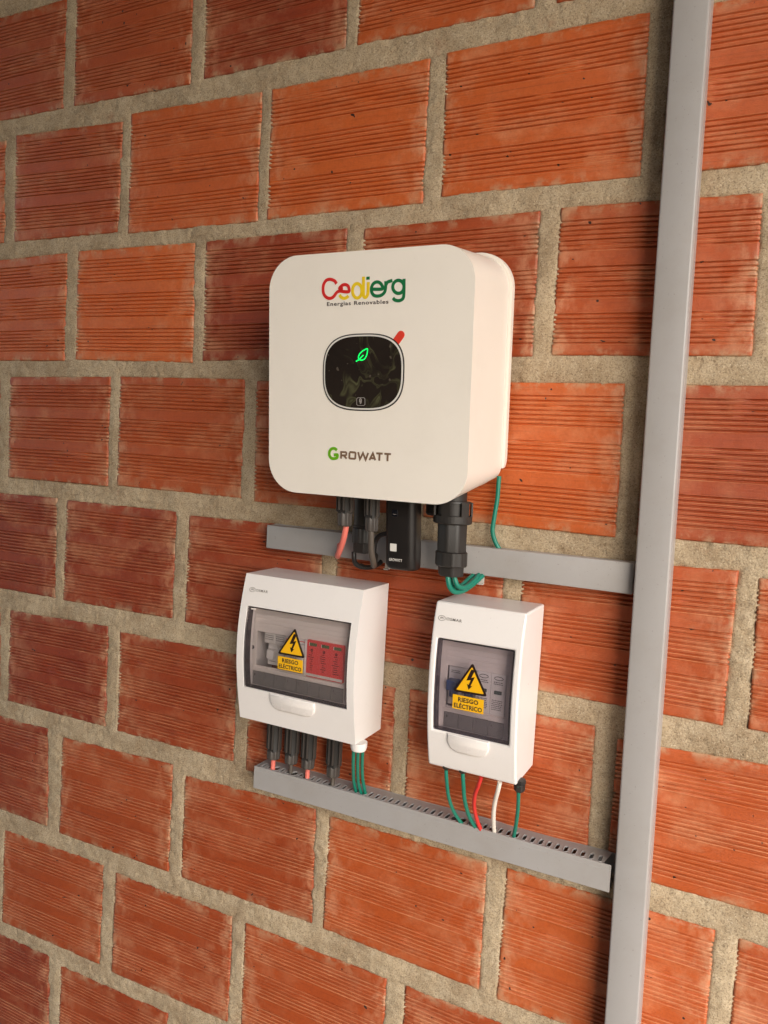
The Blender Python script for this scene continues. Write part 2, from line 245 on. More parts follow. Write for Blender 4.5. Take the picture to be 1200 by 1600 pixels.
def smoked(name, tint, rough=.06, op=.1, opcol=(.2,.17,.17)):
    m = bpy.data.materials.new(name); m.use_nodes = True; nt = m.node_tree; nt.nodes.clear()
    out = N(nt, 'ShaderNodeOutputMaterial')
    tr = N(nt, 'ShaderNodeBsdfTransparent'); tr.inputs[0].default_value = (*tint, 1)
    df = N(nt, 'ShaderNodeBsdfDiffuse'); df.inputs[0].default_value = (*opcol, 1)
    gl = N(nt, 'ShaderNodeBsdfGlossy'); gl.inputs['Roughness'].default_value = rough; gl.inputs[0].default_value = (1, 1, 1, 1)
    m1 = N(nt, 'ShaderNodeMixShader'); m1.inputs[0].default_value = op
    nt.links.new(tr.outputs[0], m1.inputs[1]); nt.links.new(df.outputs[0], m1.inputs[2])
    fr = N(nt, 'ShaderNodeFresnel'); fr.inputs[0].default_value = 1.24
    m2 = N(nt, 'ShaderNodeMixShader')
    nt.links.new(fr.outputs[0], m2.inputs[0]); nt.links.new(m1.outputs[0], m2.inputs[1]); nt.links.new(gl.outputs[0], m2.inputs[2])
    tc = N(nt, 'ShaderNodeTexCoord').outputs['Object']
    bp = N(nt, 'ShaderNodeBump'); bp.inputs['Strength'].default_value = .12; bp.inputs['Distance'].default_value = .0006
    nt.links.new(noise(nt, tc, 1, 3, stretch=(25, 25, 320)), bp.inputs['Height']); nt.links.new(bp.outputs[0], gl.inputs['Normal'])
    nt.links.new(m2.outputs[0], out.inputs[0])
    return m
SMOKE1 = smoked('smoked_clear_polycarbonate', (.945, .925, .93), op=.05, opcol=(.42,.37,.36))
SMOKE2 = smoked('smoked_dark_polycarbonate', (.905, .875, .895), op=.07, opcol=(.36,.31,.34))

def screen_material():
    m, nt, b = newmat('display_glass')
    L = nt.links; v = N(nt, 'ShaderNodeTexCoord').outputs['Object']
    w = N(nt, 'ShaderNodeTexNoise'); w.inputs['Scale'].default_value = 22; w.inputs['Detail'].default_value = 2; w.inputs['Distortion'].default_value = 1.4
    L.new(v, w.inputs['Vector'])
    # film creases with olive reflections painted into their colour: thin contour bands of a warped noise
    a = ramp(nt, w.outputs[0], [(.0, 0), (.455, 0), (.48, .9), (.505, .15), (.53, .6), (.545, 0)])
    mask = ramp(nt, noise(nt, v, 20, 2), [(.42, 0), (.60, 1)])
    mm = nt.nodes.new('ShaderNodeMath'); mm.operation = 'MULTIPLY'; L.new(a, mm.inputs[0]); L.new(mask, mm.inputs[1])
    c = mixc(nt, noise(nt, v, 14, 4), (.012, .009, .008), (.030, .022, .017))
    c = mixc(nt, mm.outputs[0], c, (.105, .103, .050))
    sp = ramp(nt, noise(nt, v, 170, 1), [(.72, 0), (.76, .7)])
    c = mixc(nt, sp, c, (.12, .095, .075))
    L.new(c, b.inputs['Base Color']); b.inputs['Roughness'].default_value = .09
    b.inputs['Specular IOR Level'].default_value = .16
    bump(nt, b, w.outputs[0], .5, .004)
    return m
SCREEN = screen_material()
def emit(name, col, s):
    m, nt, b = newmat(name); b.inputs['Base Color'].default_value = (0, 0, 0, 1)
    b.inputs['Emission Color'].default_value = (*col, 1); b.inputs['Emission Strength'].default_value = s; return m
LEAFM = emit('green_led', (.0, 1.0, .13), .78)

# ------------------------------------------------------------------ object helpers
def meta(o, label=None, cat=None, group=None, kind=None):
    if label: o['label'] = label
    if cat: o['category'] = cat
    if group: o['group'] = group
    if kind: o['kind'] = kind
    return o
def thing(name, loc, label, cat, group=None):
    o = bpy.data.objects.new(name, None); COL.objects.link(o); o.location = loc
    o.empty_display_size = .03
    OR[o] = Vector(loc)
    return meta(o, label, cat, group)
def finish(bm, name, mat, parent=None, loc=None, smooth=False, bevel=None, label=None, angle=35):
    """link a bmesh built in world coordinates as one object"""
    bmesh.ops.recalc_face_normals(bm, faces=bm.faces)
    o0 = OR[parent] if parent is not None else Vector(loc or (0, 0, 0))
    bmesh.ops.translate(bm, verts=bm.verts, vec=-o0)
    me = bpy.data.meshes.new(name); bm.to_mesh(me); bm.free()
    me.materials.append(mat)
    if smooth:
        me.polygons.foreach_set('use_smooth', [True]*len(me.polygons))
        me.set_sharp_from_angle(angle=math.radians(angle))
    o = bpy.data.objects.new(name, me); COL.objects.link(o)
    OR[o] = o0
    if parent is not None: o.parent = parent
    else: o.location = o0
    if bevel:
        md = o.modifiers.new('bevel', 'BEVEL'); md.width = bevel[0]; md.segments = bevel[1]; md.limit_method = 'ANGLE'; md.angle_limit = math.radians(40)
        md.harden_normals = False
    if label: o['label'] = label
    return o
def box(bm, x0, x1, y0, y1, z0, z1, bev=0, seg=2):
    r = bmesh.ops.create_cube(bm, size=1)
    vv = r['verts']
    for v in vv:
        v.co = Vector((x0+(v.co.x+.5)*(x1-x0), y0+(v.co.y+.5)*(y1-y0), z0+(v.co.z+.5)*(z1-z0)))
    if bev:
        ee = list({e for v in vv for e in v.link_edges})
        bmesh.ops.bevel(bm, geom=ee, offset=bev, segments=seg, profile=.5, affect='EDGES')
def prism(bm, pts, y0, y1, bev=0, seg=2):
    """outline in (x, z), front at y0 (towards viewer), back at y1"""
    f = [bm.verts.new((x, y0, z)) for x, z in pts]; b = [bm.verts.new((x, y1, z)) for x, z in pts]
    ff = bm.faces.new(f); bm.faces.new(b[::-1])
    n = len(pts)
    for i in range(n): bm.faces.new((f[i], b[i], b[(i+1) % n], f[(i+1) % n]))
    if bev: bmesh.ops.bevel(bm, geom=list(ff.edges), offset=bev, segments=seg, profile=.5, affect='EDGES')
def rrect(x0, x1, z0, z1, r, n=8):
    o = []
    for cx, cz, a0 in ((x1-r, z1-r, 0), (x0+r, z1-r, 90), (x0+r, z0+r, 180), (x1-r, z0+r, 270)):
        for i in range(n+1):
            a = math.radians(a0+90*i/n); o.append((cx+r*math.cos(a), cz+r*math.sin(a)))
    return o
def catmull(pts, k=8):
    P = [Vector(p) for p in pts]; P = [P[0]*2-P[1]]+P+[P[-1]*2-P[-2]]; o = []
    for i in range(1, len(P)-2):
        a, b, c, d = P[i-1:i+3]
        for j in range(k):
            t = j/k
            o.append(.5*((2*b)+(c-a)*t+(2*a-5*b+4*c-d)*t*t+(3*b-a-3*c+d)*t*t*t))
    o.append(P[-2]); return o
def tube(bm, pts, r, n=14, k=8, smoothpath=True):
    P = catmull(pts, k) if smoothpath else [Vector(p) for p in pts]
    T = [(P[min(i+1, len(P)-1)]-P[max(i-1, 0)]).normalized() for i in range(len(P))]
    u = T[0].orthogonal().normalized(); rings = []
    for i, p in enumerate(P):
        u = (u-T[i]*u.dot(T[i])).normalized(); w = T[i].cross(u)
        rr = r(i/(len(P)-1)) if callable(r) else r
        rings.append([bm.verts.new(p+(u*math.cos(2*math.pi*j/n)+w*math.sin(2*math.pi*j/n))*rr) for j in range(n)])
    for a, b in zip(rings, rings[1:]):
        for j in range(n): bm.faces.new((a[j], a[(j+1) % n], b[(j+1) % n], b[j]))
    bm.faces.new(rings[0][::-1]); bm.faces.new(rings[-1])
def lathe(bm, cx, cy, prof, n=32, ribs=0, rd=0, flats=0, phase=0):
    """prof = [(radius, z)]; flats=6 gives a hexagonal nut, ribs cuts grooves of depth rd"""
    rings = []
    for r, z in prof:
        ring = []
        for j in range(n):
            a = 2*math.pi*j/n+phase; rr = r
            if flats:
                s = 2*math.pi/flats; q = ((a % s)-s/2); rr = r*math.cos(math.pi/flats)/math.cos(q); rr = min(rr, r*.985)
            if ribs and (j*ribs*2//n) % 2: rr -= rd
            ring.append(bm.verts.new((cx+rr*math.cos(a), cy+rr*math.sin(a), z)))
        rings.append(ring)
    for a, b in zip(rings, rings[1:]):
        for j in range(n): bm.faces.new((a[j], a[(j+1) % n], b[(j+1) % n], b[j]))
    bm.faces.new(rings[0][::-1]); bm.faces.new(rings[-1])
def stroke(bm, pts, w, yf, th=.00025, smooth=True, closed=False, k=6, prof=None):
    """flat printed stroke in the (x, z) plane"""
    if smooth and len(pts) > 2: P = [Vector((p.x, p.y)) for p in catmull([(x, z, 0) for x, z in pts], k)]
    else: P = [Vector(p) for p in pts]
    if closed: P = P[:-1]
    n = len(P); Lf = []; Rt = []
    for i in range(n):
        if closed: a, b = P[i-1], P[(i+1) % n]
        else: a, b = P[max(i-1, 0)], P[min(i+1, n-1)]
        if not closed and 0 < i < n-1:
            t1 = (P[i]-a).normalized(); t2 = (b-P[i]).normalized(); t = (t1+t2)
            t = t.normalized() if t.length > 1e-6 else t2
            m = 1/max(.45, t.dot(t2))
        else: t = (b-a).normalized(); m = 1
        nn = Vector((-t.y, t.x))*w/2*m
        Lf.append(P[i]+nn); Rt.append(P[i]-nn)
    idx = range(n if closed else n-1)
    Y = (lambda z: prof(z)+yf) if prof else (lambda z: yf)
    V = {}
    for s, lst in (('L', Lf), ('R', Rt)):
        for i, p in enumerate(lst):
            V[s, i, 0] = bm.verts.new((p.x, Y(p.y), p.y)); V[s, i, 1] = bm.verts.new((p.x, Y(p.y)+th, p.y))
    for i in idx:
        j = (i+1) % n
        for a, b in (((('L', i, 0), ('L', j, 0), ('R', j, 0), ('R', i, 0))), None), ((('L', i, 1), ('R', i, 1), ('R', j, 1), ('L', j, 1)), None), ((('L', i, 0), ('L', i, 1), ('L', j, 1), ('L', j, 0)), None), ((('R', i, 0), ('R', j, 0), ('R', j, 1), ('R', i, 1)), None):
            bm.faces.new([V[q] for q in a])
    if not closed:
        for i in (0, n-1): bm.faces.new([V['L', i, 0], V['L', i, 1], V['R', i, 1], V['R', i, 0]])
DG = bpy.context.evaluated_depsgraph_get
def text_bm(bm, s, x0, x1, z0, z1, yf, prof=None, bold=0, spacing=1.0, th=.0002):
    cu = bpy.data.curves.new('t', 'FONT'); cu.body = s; cu.size = 1; cu.offset = bold; cu.space_character = spacing; cu.resolution_u = 3
    o = bpy.data.objects.new('t', cu); COL.objects.link(o)
    me = bpy.data.meshes.new_from_object(o.evaluated_get(DG()))
    b2 = bmesh.new(); b2.from_mesh(me)
    xs = [v.co.x for v in b2.verts]; zs = [v.co.y for v in b2.verts]
    ax, bx, az, bz = min(xs), max(xs), min(zs), max(zs)
    for v in b2.verts:
        x = x0+(v.co.x-ax)/(bx-ax)*(x1-x0); z = z0+(v.co.y-az)/(bz-az)*(z1-z0)
        v.co = Vector((x, yf+(prof(z) if prof else 0), z))
    r = bmesh.ops.extrude_face_region(b2, geom=list(b2.faces))
    for v in [q for q in r['geom'] if isinstance(q, bmesh.types.BMVert)]: v.co.y += th
    m2 = bpy.data.meshes.new('t'); b2.to_mesh(m2); b2.free(); bm.from_mesh(m2)
    bpy.data.objects.remove(o); bpy.data.curves.remove(cu); bpy.data.meshes.remove(me); bpy.data.meshes.remove(m2)
def conform(bm, prof, yf, step=.004):
    zs = [v.co.z for v in bm.verts]; z = min(zs)+step
    while z < max(zs):
        bmesh.ops.bisect_plane(bm, geom=list(bm.verts)+list(bm.edges)+list(bm.faces), plane_co=(0, 0, z), plane_no=(0, 0, 1)); z += step
    for v in bm.verts: v.co.y += prof(v.co.z)+yf

# ------------------------------------------------------------------ value noise for geometry
def vnoise(x, z, scale, seed):
    r = np.random.default_rng(seed); T = r.random((256, 256))
    u = np.asarray(x)/scale+1000.3; w = np.asarray(z)/scale+1000.7
    i = np.floor(u).astype(int); j = np.floor(w).astype(int); fu = u-i; fz = w-j
    fu = fu*fu*(3-2*fu); fz = fz*fz*(3-2*fz)
    g = lambda a, b: T[a % 256, b % 256]
    return (g(i, j)*(1-fu)+g(i+1, j)*fu)*(1-fz)+(g(i, j+1)*(1-fu)+g(i+1, j+1)*fu)*fz
def grid_mesh(name, X, Y, Z, mask=None, attrs=None):
    ny, nx = X.shape
    co = np.stack([X, Y, Z], -1).reshape(-1, 3)
    idx = np.arange(nx*ny).reshape(ny, nx)
    q = np.stack([idx[:-1, :-1], idx[:-1, 1:], idx[1:, 1:], idx[1:, :-1]], -1).reshape(-1, 4)
    if mask is not None:
        q = q[mask[:-1, :-1].reshape(-1)]
        used = np.unique(q); mp = np.full(nx*ny, -1); mp[used] = np.arange(len(used)); q = mp[q]; co = co[used]
    me = bpy.data.meshes.new(name)
    me.vertices.add(len(co)); me.vertices.foreach_set('co', co.astype('f').ravel())
    me.loops.add(q.size); me.loops.foreach_set('vertex_index', q.astype('i').ravel())
    me.polygons.add(len(q)); me.polygons.foreach_set('loop_start', np.arange(0, q.size, 4, dtype='i')); me.polygons.foreach_set('loop_total', np.full(len(q), 4, dtype='i'))
    if attrs:
        for k, a in attrs.items():
            at = me.attributes.new(k, 'FLOAT', 'POINT'); at.data.foreach_set('value', a.astype('f').ravel())
    me.update(calc_edges=True)
    return me

# ------------------------------------------------------------------ the brick wall
wall = thing('brick_wall', (0, 0, -1.5), 'unplastered wall of ribbed orange hollow clay bricks with wide sandy mortar joints', 'wall')
def brick_mesh(c, seed, nx=40):
    """c = TL, TR, BR, BL in (x, z) relative to the brick centre; ridges run along x"""
    r = random.Random(seed)
    rows = [(-.001, 0, 0, 0)]           # v, recess (mm), lip, groove id
    sh = r.uniform(-.014, .014); dep = r.uniform(2.7, 3.4)
    rows += [(.004, .5, 0, 0), (.012, .05, 0, 0), (.035, 0, 0, 0)]
    gid = 0
    for a, b in ((.078, .305), (.388, .615), (.698, .922)):
        a += sh; b += sh; n = 7; p = (b-a)/n
        rows.append((a-.006, 0, 0, 0))
        for g in range(n):
            gid += 1; cc = a+p*(g+.5)+r.uniform(-.03, .03)*p; d = dep*r.uniform(.85, 1.1)
            w = r.uniform(.88, 1.12)
            rows += [(cc-.38*p*w, 0, 0, 0), (cc-.31*p*w, -.05, .6, 0), (cc-.24*p*w, d*.75, 0, gid), (cc-.12*p, d, 0, gid), (cc+.07*p, d, 0, gid), (cc+.19*p*w, d*.40, .1, gid), (cc+.27*p*w, -.16, 1, 0), (cc+.36*p*w, -.05, 0, 0)]
        rows.append((b+.010, 0, 0, 0)); rows.append((b+.03, .12, 0, 0))
    rows = [q for q in rows if q[0] < .975]; rows.sort()
    rows += [(.985, .06, 0, 0), (.996, .5, 0, 0), (1.001, 0, 0, 0)]
    v = np.array([q[0] for q in rows]); rec = np.array([q[1] for q in rows]); lip = np.array([q[2] for q in rows]); gi = np.array([q[3] for q in rows])
    u = np.concatenate([[0, .004], np.linspace(.016, .984, nx), [.996, 1]])
    U, V = np.meshgrid(u, v)
    (x0, z0), (x1, z1), (x2, z2), (x3, z3) = c
    Lx = max(x1-x0, .01)
    S = seed*.37
    V2 = V+(vnoise(U*Lx, V*.165+S, .08, 5)-.5)*.0035*((V > .01) & (V < .99))
    X = (x0*(1-U)+x1*U)*(1-V2)+(x3*(1-U)+x2*U)*V2
    Z = (z0*(1-U)+z1*U)*(1-V2)+(z3*(1-U)+z2*U)*V2
    keep = .84+.28*vnoise(U*Lx+S, gi[:, None]*.05+S+0*U, .022, seed % 97); keep = np.clip(keep, .4, 1.1)*np.where(vnoise(U*Lx*.6+S, V*.165+S, .020, 77) > .80, .3, 1)
    keep = np.where(gi[:, None] > 0, keep, 1)
    D = rec[:, None]*keep/1000
    D = D+(vnoise(U*Lx+S, V*.165, .012, 31)-.5)*.00025+(vnoise(U*Lx+S, V*.165, .003, 37)-.5)*.00016+(vnoise(U*Lx+S, V*.165, .09, 41)-.5)*.0012
    chip = np.clip(vnoise(U*Lx+S, V*.165+S, .007, 43)-.50, 0, 1)*.006
    edge = np.minimum(np.minimum(U*Lx, (1-U)*Lx), np.minimum(V, 1-V)*.165)
    D = D+chip*np.exp(-edge/.0018)
    D[:, 1] += .0003; D[:, -2] += .0003
    Y = D.copy(); bb = .022
    Y[0, :] = bb; Y[-1, :] = bb; Y[:, 0] = bb; Y[:, -1] = bb
    ed = np.exp(-np.clip(edge, 0, 1)/.0068)
    me = grid_mesh('brick', X, Y, Z, attrs={'lip': np.repeat(lip[:, None], len(u), 1), 'edge': ed, 'ends': np.exp(-(np.minimum(U, 1-U)*Lx)/.022)*np.clip((edge-.001)/.004, 0, 1)})
    me.materials.append(BRICK)
    return me
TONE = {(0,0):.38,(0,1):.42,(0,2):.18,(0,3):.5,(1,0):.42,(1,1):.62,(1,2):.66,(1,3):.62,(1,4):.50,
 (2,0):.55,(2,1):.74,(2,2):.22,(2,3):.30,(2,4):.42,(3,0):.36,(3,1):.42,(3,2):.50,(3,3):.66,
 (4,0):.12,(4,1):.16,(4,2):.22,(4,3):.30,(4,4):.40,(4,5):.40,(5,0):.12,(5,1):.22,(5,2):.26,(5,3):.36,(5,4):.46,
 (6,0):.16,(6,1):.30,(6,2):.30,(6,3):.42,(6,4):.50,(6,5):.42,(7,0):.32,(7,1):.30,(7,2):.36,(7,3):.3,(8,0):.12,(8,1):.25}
quads = []
seen = {}
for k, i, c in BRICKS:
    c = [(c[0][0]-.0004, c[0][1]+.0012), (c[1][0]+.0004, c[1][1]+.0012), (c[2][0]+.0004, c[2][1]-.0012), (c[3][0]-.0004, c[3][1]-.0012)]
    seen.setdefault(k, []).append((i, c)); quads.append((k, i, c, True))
PIT_X, PIT_Z = .2555, .1966
for k in range(-3, 12):
    if 0 <= k <= 8:
        zt, zb = ROWS[k]; L = sorted(seen[k]); xl = L[0][1][0][0]; xr = L[-1][1][1][0]
        xs = [(xl-.0235-.232-PIT_X*q) for q in range(3)]+[(xr+.0235+PIT_X*q) for q in range(5)]
        xs = [x for x in xs if -1.35 < x < 1.15]
    else:
        zt = ROWS[0][0]-PIT_Z*k if k < 0 else ROWS[8][0]-PIT_Z*(k-8); zb = zt-.165
        xs = [-1.235+(.128 if k % 2 else 0)+PIT_X*q for q in range(9)]
    if zb < -1.49: continue
    for q, x in enumerate(xs):
        quads.append((k, 100+q, [(x, zt), (x+.232, zt), (x+.232, zb), (x, zb)], False))
shared = None
for n, (k, i, c, own) in enumerate(quads):
    cx = sum(p[0] for p in c)/4; cz = sum(p[1] for p in c)/4
    lc = [(p[0]-cx, p[1]-cz) for p in c]
    near = own or (-.95 < cx < .95 and -1.1 < cz < .95)
    if near: me = brick_mesh(lc, n*13+5)
    else:
        if shared is None: shared = brick_mesh([(-.116, .0825), (.116, .0825), (.116, -.0825), (-.116, -.0825)], 999, 20)
        me = shared
    o = bpy.data.objects.new('brick', me); COL.objects.link(o); o.parent = wall
    o.location = (cx, random.uniform(-.0006, .0008), cz+1.5)
    o.rotation_euler = (random.uniform(-.004, .004), 0, random.uniform(-.003, .003))
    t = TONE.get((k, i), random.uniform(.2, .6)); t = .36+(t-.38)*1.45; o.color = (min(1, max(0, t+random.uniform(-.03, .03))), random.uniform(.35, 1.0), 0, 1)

# mortar: a rough height field that fills the joints and smears over brick edges
MX0, MX1, MZ0, MZ1, ST = -1.15, 1.0, -1.06, .93, .0022
gx = np.arange(MX0, MX1, ST); gz = np.arange(MZ0, MZ1, ST)
GX, GZ = np.meshgrid(gx, gz)
D = np.full(GX.shape, .05)
for k, i, c, own in quads:
    a = max(0, int((min(p[0] for p in c)-.05-MX0)/ST)); b = int((max(p[0] for p in c)+.05-MX0)/ST)+1
    e_ = max(0, int((min(p[1] for p in c)-.05-MZ0)/ST)); f_ = int((max(p[1] for p in c)+.05-MZ0)/ST)+1
    if b <= 0 or f_ <= 0 or a >= len(gx) or e_ >= len(gz): continue
    X = GX[e_:f_, a:b]; Z = GZ[e_:f_, a:b]; d = np.full(X.shape, -1.0)
    for (xa, za), (xb, zb) in zip(c, c[1:]+c[:1]):
        L = math.hypot(xb-xa, zb-za); d = np.maximum(d, -(((X-xa)*(zb-za)-(Z-za)*(xb-xa))/L)*-1 if False else (-(X-xa)*(zb-za)+(Z-za)*(xb-xa))/L)
    D[e_:f_, a:b] = np.minimum(D[e_:f_, a:b], d)
n0 = vnoise(GX, GZ, .055, 1); n1 = vnoise(GX, GZ, .022, 2); n2 = vnoise(GX, GZ, .0075, 3); n3 = vnoise(GX, GZ, .0035, 4)
# outward height in metres
n4 = vnoise(GX, GZ, .14, 9)
H = -.0012+.0016*(n0-.5)+.0012*(n1-.5)+.0009*(n2-.5)+.0006*(n3-.5)+.0016*(vnoise(GX, GZ*3.5, .030, 21)-.5)+.0012*np.clip(vnoise(GX, GZ, .009, 51)+.5*n3-1.12, 0, 1)/.3-.0020*np.clip(vnoise(GX, GZ, .0060, 52)-.86, 0, 1)/.14
H = H+.0010*np.clip(D/.012, 0, 1)-.0012*np.exp(-np.clip(D-.0006, 0, 1)/.0016)*np.clip(n4*2-.7, 0, 1)
smear = np.clip(n4*.9+n1*.5+n2*.5+n3*.35-.90, 0, 1)
H = np.where(D < 0, H+.0032*smear+D*1.1-.0003, H+.0022*smear*np.exp(-np.clip(D, 0, 1)/.005))
me = grid_mesh('mortar', GX, -H, GZ, mask=D > -.0085)
me.materials.append(MORTAR)
me.polygons.foreach_set('use_smooth', [True]*len(me.polygons))
mo = bpy.data.objects.new('mortar', me); COL.objects.link(mo); mo.parent = wall; mo.location = (0, 0, 1.5)
bm = bmesh.new(); box(bm, -1.40, 1.16, .012, .15, -1.5, 1.30)
finish(bm, 'wall_core', MORTAR, wall)
bm = bmesh.new(); box(bm, -1.40, MX0, .0012, .0119, -1.5, 1.30); box(bm, MX1-.003, 1.16, .0012, .0119, -1.5, 1.30)
box(bm, MX0, MX1-.003, .0012, .0119, -1.5, MZ0+.001); box(bm, MX0, MX1-.003, .0012, .0119, MZ1-.003, 1.30)
finish(bm, 'mortar', MORTAR, wall)

# ------------------------------------------------------------------ out-of-view porch floor and ceiling, plus an added sun-blocking wall
bm = bmesh.new(); box(bm, -30, 30, -30, 6, -1.56, -1.5)
bm_blocker = bmesh.new(); box(bm_blocker, -3.2, 1.35, -2.45, -2.25, -1.502, 1.303)  # unseen wall added to block sun and dim the brick wall's left end
meta(finish(bm_blocker, 'wall', plastic('dark_green_sun_blocker', (.05, .055, .028), .85, .2), loc=(-.75, -2.35, -1.5)), kind='structure')
gmat = plastic('porch_floor', (.42, .34, .26), .8, .1, .3, 200)
meta(finish(bm, 'ground', gmat, loc=(0, -1, -1.5)), kind='structure')
bm = bmesh.new(); box(bm, -2.6, 2.2, -2.0, .15, 1.302, 1.38)
cmat = plastic('porch_ceiling', (.22, .14, .085), .85, .1)
meta(finish(bm, 'ceiling', cmat, loc=(0, -1, 1.3)), kind='structure')

# ------------------------------------------------------------------ cable trunking
# upright trunking, leaning very slightly
tr = thing('cable_trunking', (.318, 0, -1.48), 'tall upright light grey plastic cable trunking running past the right end of both ducts', 'cable trunking')
def lean(bm):
    for v in bm.verts: v.co.x += -.0126*(v.co.z+.05)
bm = bmesh.new(); box(bm, .3075, .3425, -.035, -.004, -1.49, 1.295, .0022, 3)
lean(bm); finish(bm, 'cover', DUCT, tr, smooth=True)
bm = bmesh.new(); box(bm, .3085, .3415, -.0045, .0012, -1.49, 1.295)
lean(bm); finish(bm, 'base', DUCT, tr)
bm = bmesh.new(); box(bm, .3424, .3431, -.0285, -.0045, -1.49, 1.295, .0002); lean(bm); finish(bm, 'lid_edge', DUCT, tr)


# upper closed duct
d1 = thing('upper_cable_duct', (.06, 0, -.089), 'short plain grey duct fixed level just under the inverter', 'cable duct')
bm = bmesh.new(); box(bm, -.1795, .3045, -.020, -.003, -.0893, -.0578, .0012, 2)
for v in bm.verts: v.co.z += (.0025 if v.co.z > -.07 else -.0008)*(v.co.x+.18)/.485
finish(bm, 'cover', DUCT, d1, smooth=True)
bm = bmesh.new(); box(bm, -.1785, .3040, -.0032, .0012, -.0885, -.0570); finish(bm, 'base', DUCT, d1)
for x, z in ((.0015, -.0895), (.1275, -.0925)):
    bm = bmesh.new()
    box(bm, x, x+.0065, -.017, -.0155, z-.0075, z, .0004); box(bm, x, x+.0065, -.022, -.0155, z-.0085, z-.0070, .0004)
    finish(bm, 'tooth', plastic('tooth_grey', (.50, .46, .42), .4), d1)

# lower slotted duct
d2 = thing('slotted_cable_duct', (.07, 0, -.422), 'long grey slotted duct whose open top edge takes the wires from both boxes', 'cable duct')
X0, X1, ZT, ZB, YF = -.1745, .3075, -.3920, -.4225, -.0315
slots = []; x = X0+.010; wide = (-.148, -.120, -.0935, -.053, -.013, .1175, .1300, .1500, .1710)
while x < X1-.006:
    hit = [w for w in wide if abs(w-x) < .0068]
    slots.append([x, .0021]); x += .00975
merged = []
for s in slots:
    if any(abs(w-s[0]) < .0050 for w in wide): merged.append([s[0], .0042])
    else: merged.append(s)
bm = bmesh.new()
ya, yb = -.0275, -.0140      # slot front / back
xs = [X0]+[(a[0]+b[0])/2 for a, b in zip(merged, merged[1:])]+[X1]
def ringpts(cx, hw, ext=0, z=ZT):
    o = []; n = 5; rr = hw
    for i in range(n): a = math.pi*i/(n-1); o.append((cx+(hw+ext)*math.cos(a), yb-rr+(rr+ext)*math.sin(a), z))
    for i in range(n): a = math.pi+math.pi*i/(n-1); o.append((cx+(hw+ext)*math.cos(a), ya+rr+(rr+ext)*math.sin(a), z))
    return o
for (cx, hw), xa, xb in zip(merged, xs, xs[1:]):
    hwm = min(hw, .0042)
    outer = []
    inner = ringpts(cx, hwm); rim = ringpts(cx, hwm, .0007, ZT+.00045)
    y0, y1 = YF+.0002, -.0005
    for (px, py, _) in ringpts(cx, hwm):       # push each point out to the cell boundary
        dx, dy = px-cx, py-(ya+yb)/2
        tx = ((xb if dx > 0 else xa)-cx)/dx if abs(dx) > 1e-6 else 1e9
        ty = ((y1 if dy > 0 else y0)-(ya+yb)/2)/dy if abs(dy) > 1e-6 else 1e9
        t = min(tx, ty); outer.append((cx+dx*t, (ya+yb)/2+dy*t, ZT))
    base = ringpts(cx, hwm, .0009)
    low = [(p[0], p[1], ZT-.0016) for p in inner]
    R = [[bm.verts.new(p) for p in ring] for ring in (outer, base, rim, [(p[0], p[1], ZT+.0003) for p in inner], low)]
    m = len(inner)
    for a, b in zip(R, R[1:]):
        for j in range(m): bm.faces.new((a[j], a[(j+1) % m], b[(j+1) % m], b[j]))
    # cell corners
    for cxn, cyn in ((xa, y0), (xa, y1), (xb, y0), (xb, y1)):
        onx = [v for v in R[0] if abs(v.co.x-cxn) < 1e-6]; ony = [v for v in R[0] if abs(v.co.y-cyn) < 1e-6]
        if onx and ony:
            va = min(onx, key=lambda v: abs(v.co.y-cyn)); vb = min(ony, key=lambda v: abs(v.co.x-cxn))
            if va is not vb: bm.faces.new((va, vb, bm.verts.new((cxn, cyn, ZT))))
finish(bm, 'slotted_top', DUCT, d2)
bm = bmesh.new(); box(bm, X0, X1, YF, YF+.0016, ZB, ZT+.0008, .0005); finish(bm, 'front_cover', DUCT, d2)
bm = bmesh.new(); box(bm, X0+.0001, X1-.0001, YF-.0004, YF+.0003, ZB+.0004, ZT-.0050, .0003); finish(bm, 'cover_face', DUCT, d2)
bm = bmesh.new(); box(bm, X0+.0002, X1-.0002, YF+.0018, -.0004, ZB, ZB+.0016); box(bm, X0+.0002, X1-.0002, -.0004, .0012, ZB, ZT+.0004)
finish(bm, 'base', DUCT, d2)
bm = bmesh.new(); box(bm, X0, X0+.0012, YF+.0018, -.0005, ZB, ZT-.0002); finish(bm, 'end_wall', DUCT, d2)

# ------------------------------------------------------------------ solar inverter
inv = thing('solar_inverter', (0, 0, 0), 'cream white square inverter with rounded corners, dark display and green lit leaf, above the duct', 'solar inverter')
IX0, IX1, IZ0, IZ1, IYF = -.12635, .12635, -.13505, .13505, 0.0
def shear(bm):
    for v in bm.verts: v.co.z += max(0, v.co.y)*.066
inv.location = (.0182, -.1311, .1311); inv.rotation_euler = (.073, 0, 0)      # it hangs with its top leaning out a little
def rrect4(x0, x1, z0, z1, rt_, rb_, n=14):
    o = []
    for cx, cz, a0, r in ((x1-rt_, z1-rt_, 0, rt_), (x0+rt_, z1-rt_, 90, rt_), (x0+rb_, z0+rb_, 180, rb_), (x1-rb_, z0+rb_, 270, rb_)):
        for i in range(n+1):
            a = math.radians(a0+90*i/n); o.append((cx+r*math.cos(a), cz+r*math.sin(a)))
    return o
bm = bmesh.new()
fo = rrect4(IX0, IX1, IZ0, IZ1, .038, .038); bo = rrect4(IX0, IX1, IZ0+.012, IZ1, .038, .016)
levels = []
for k in range(9):
    t = k/8; levels.append([bm.verts.new((a[0]*(1-t)+b[0]*t, .1105*t, a[1]*(1-t)+b[1]*t)) for a, b in zip(fo, bo)])
ff = bm.faces.new(levels[0]); bm.faces.new(levels[-1][::-1])
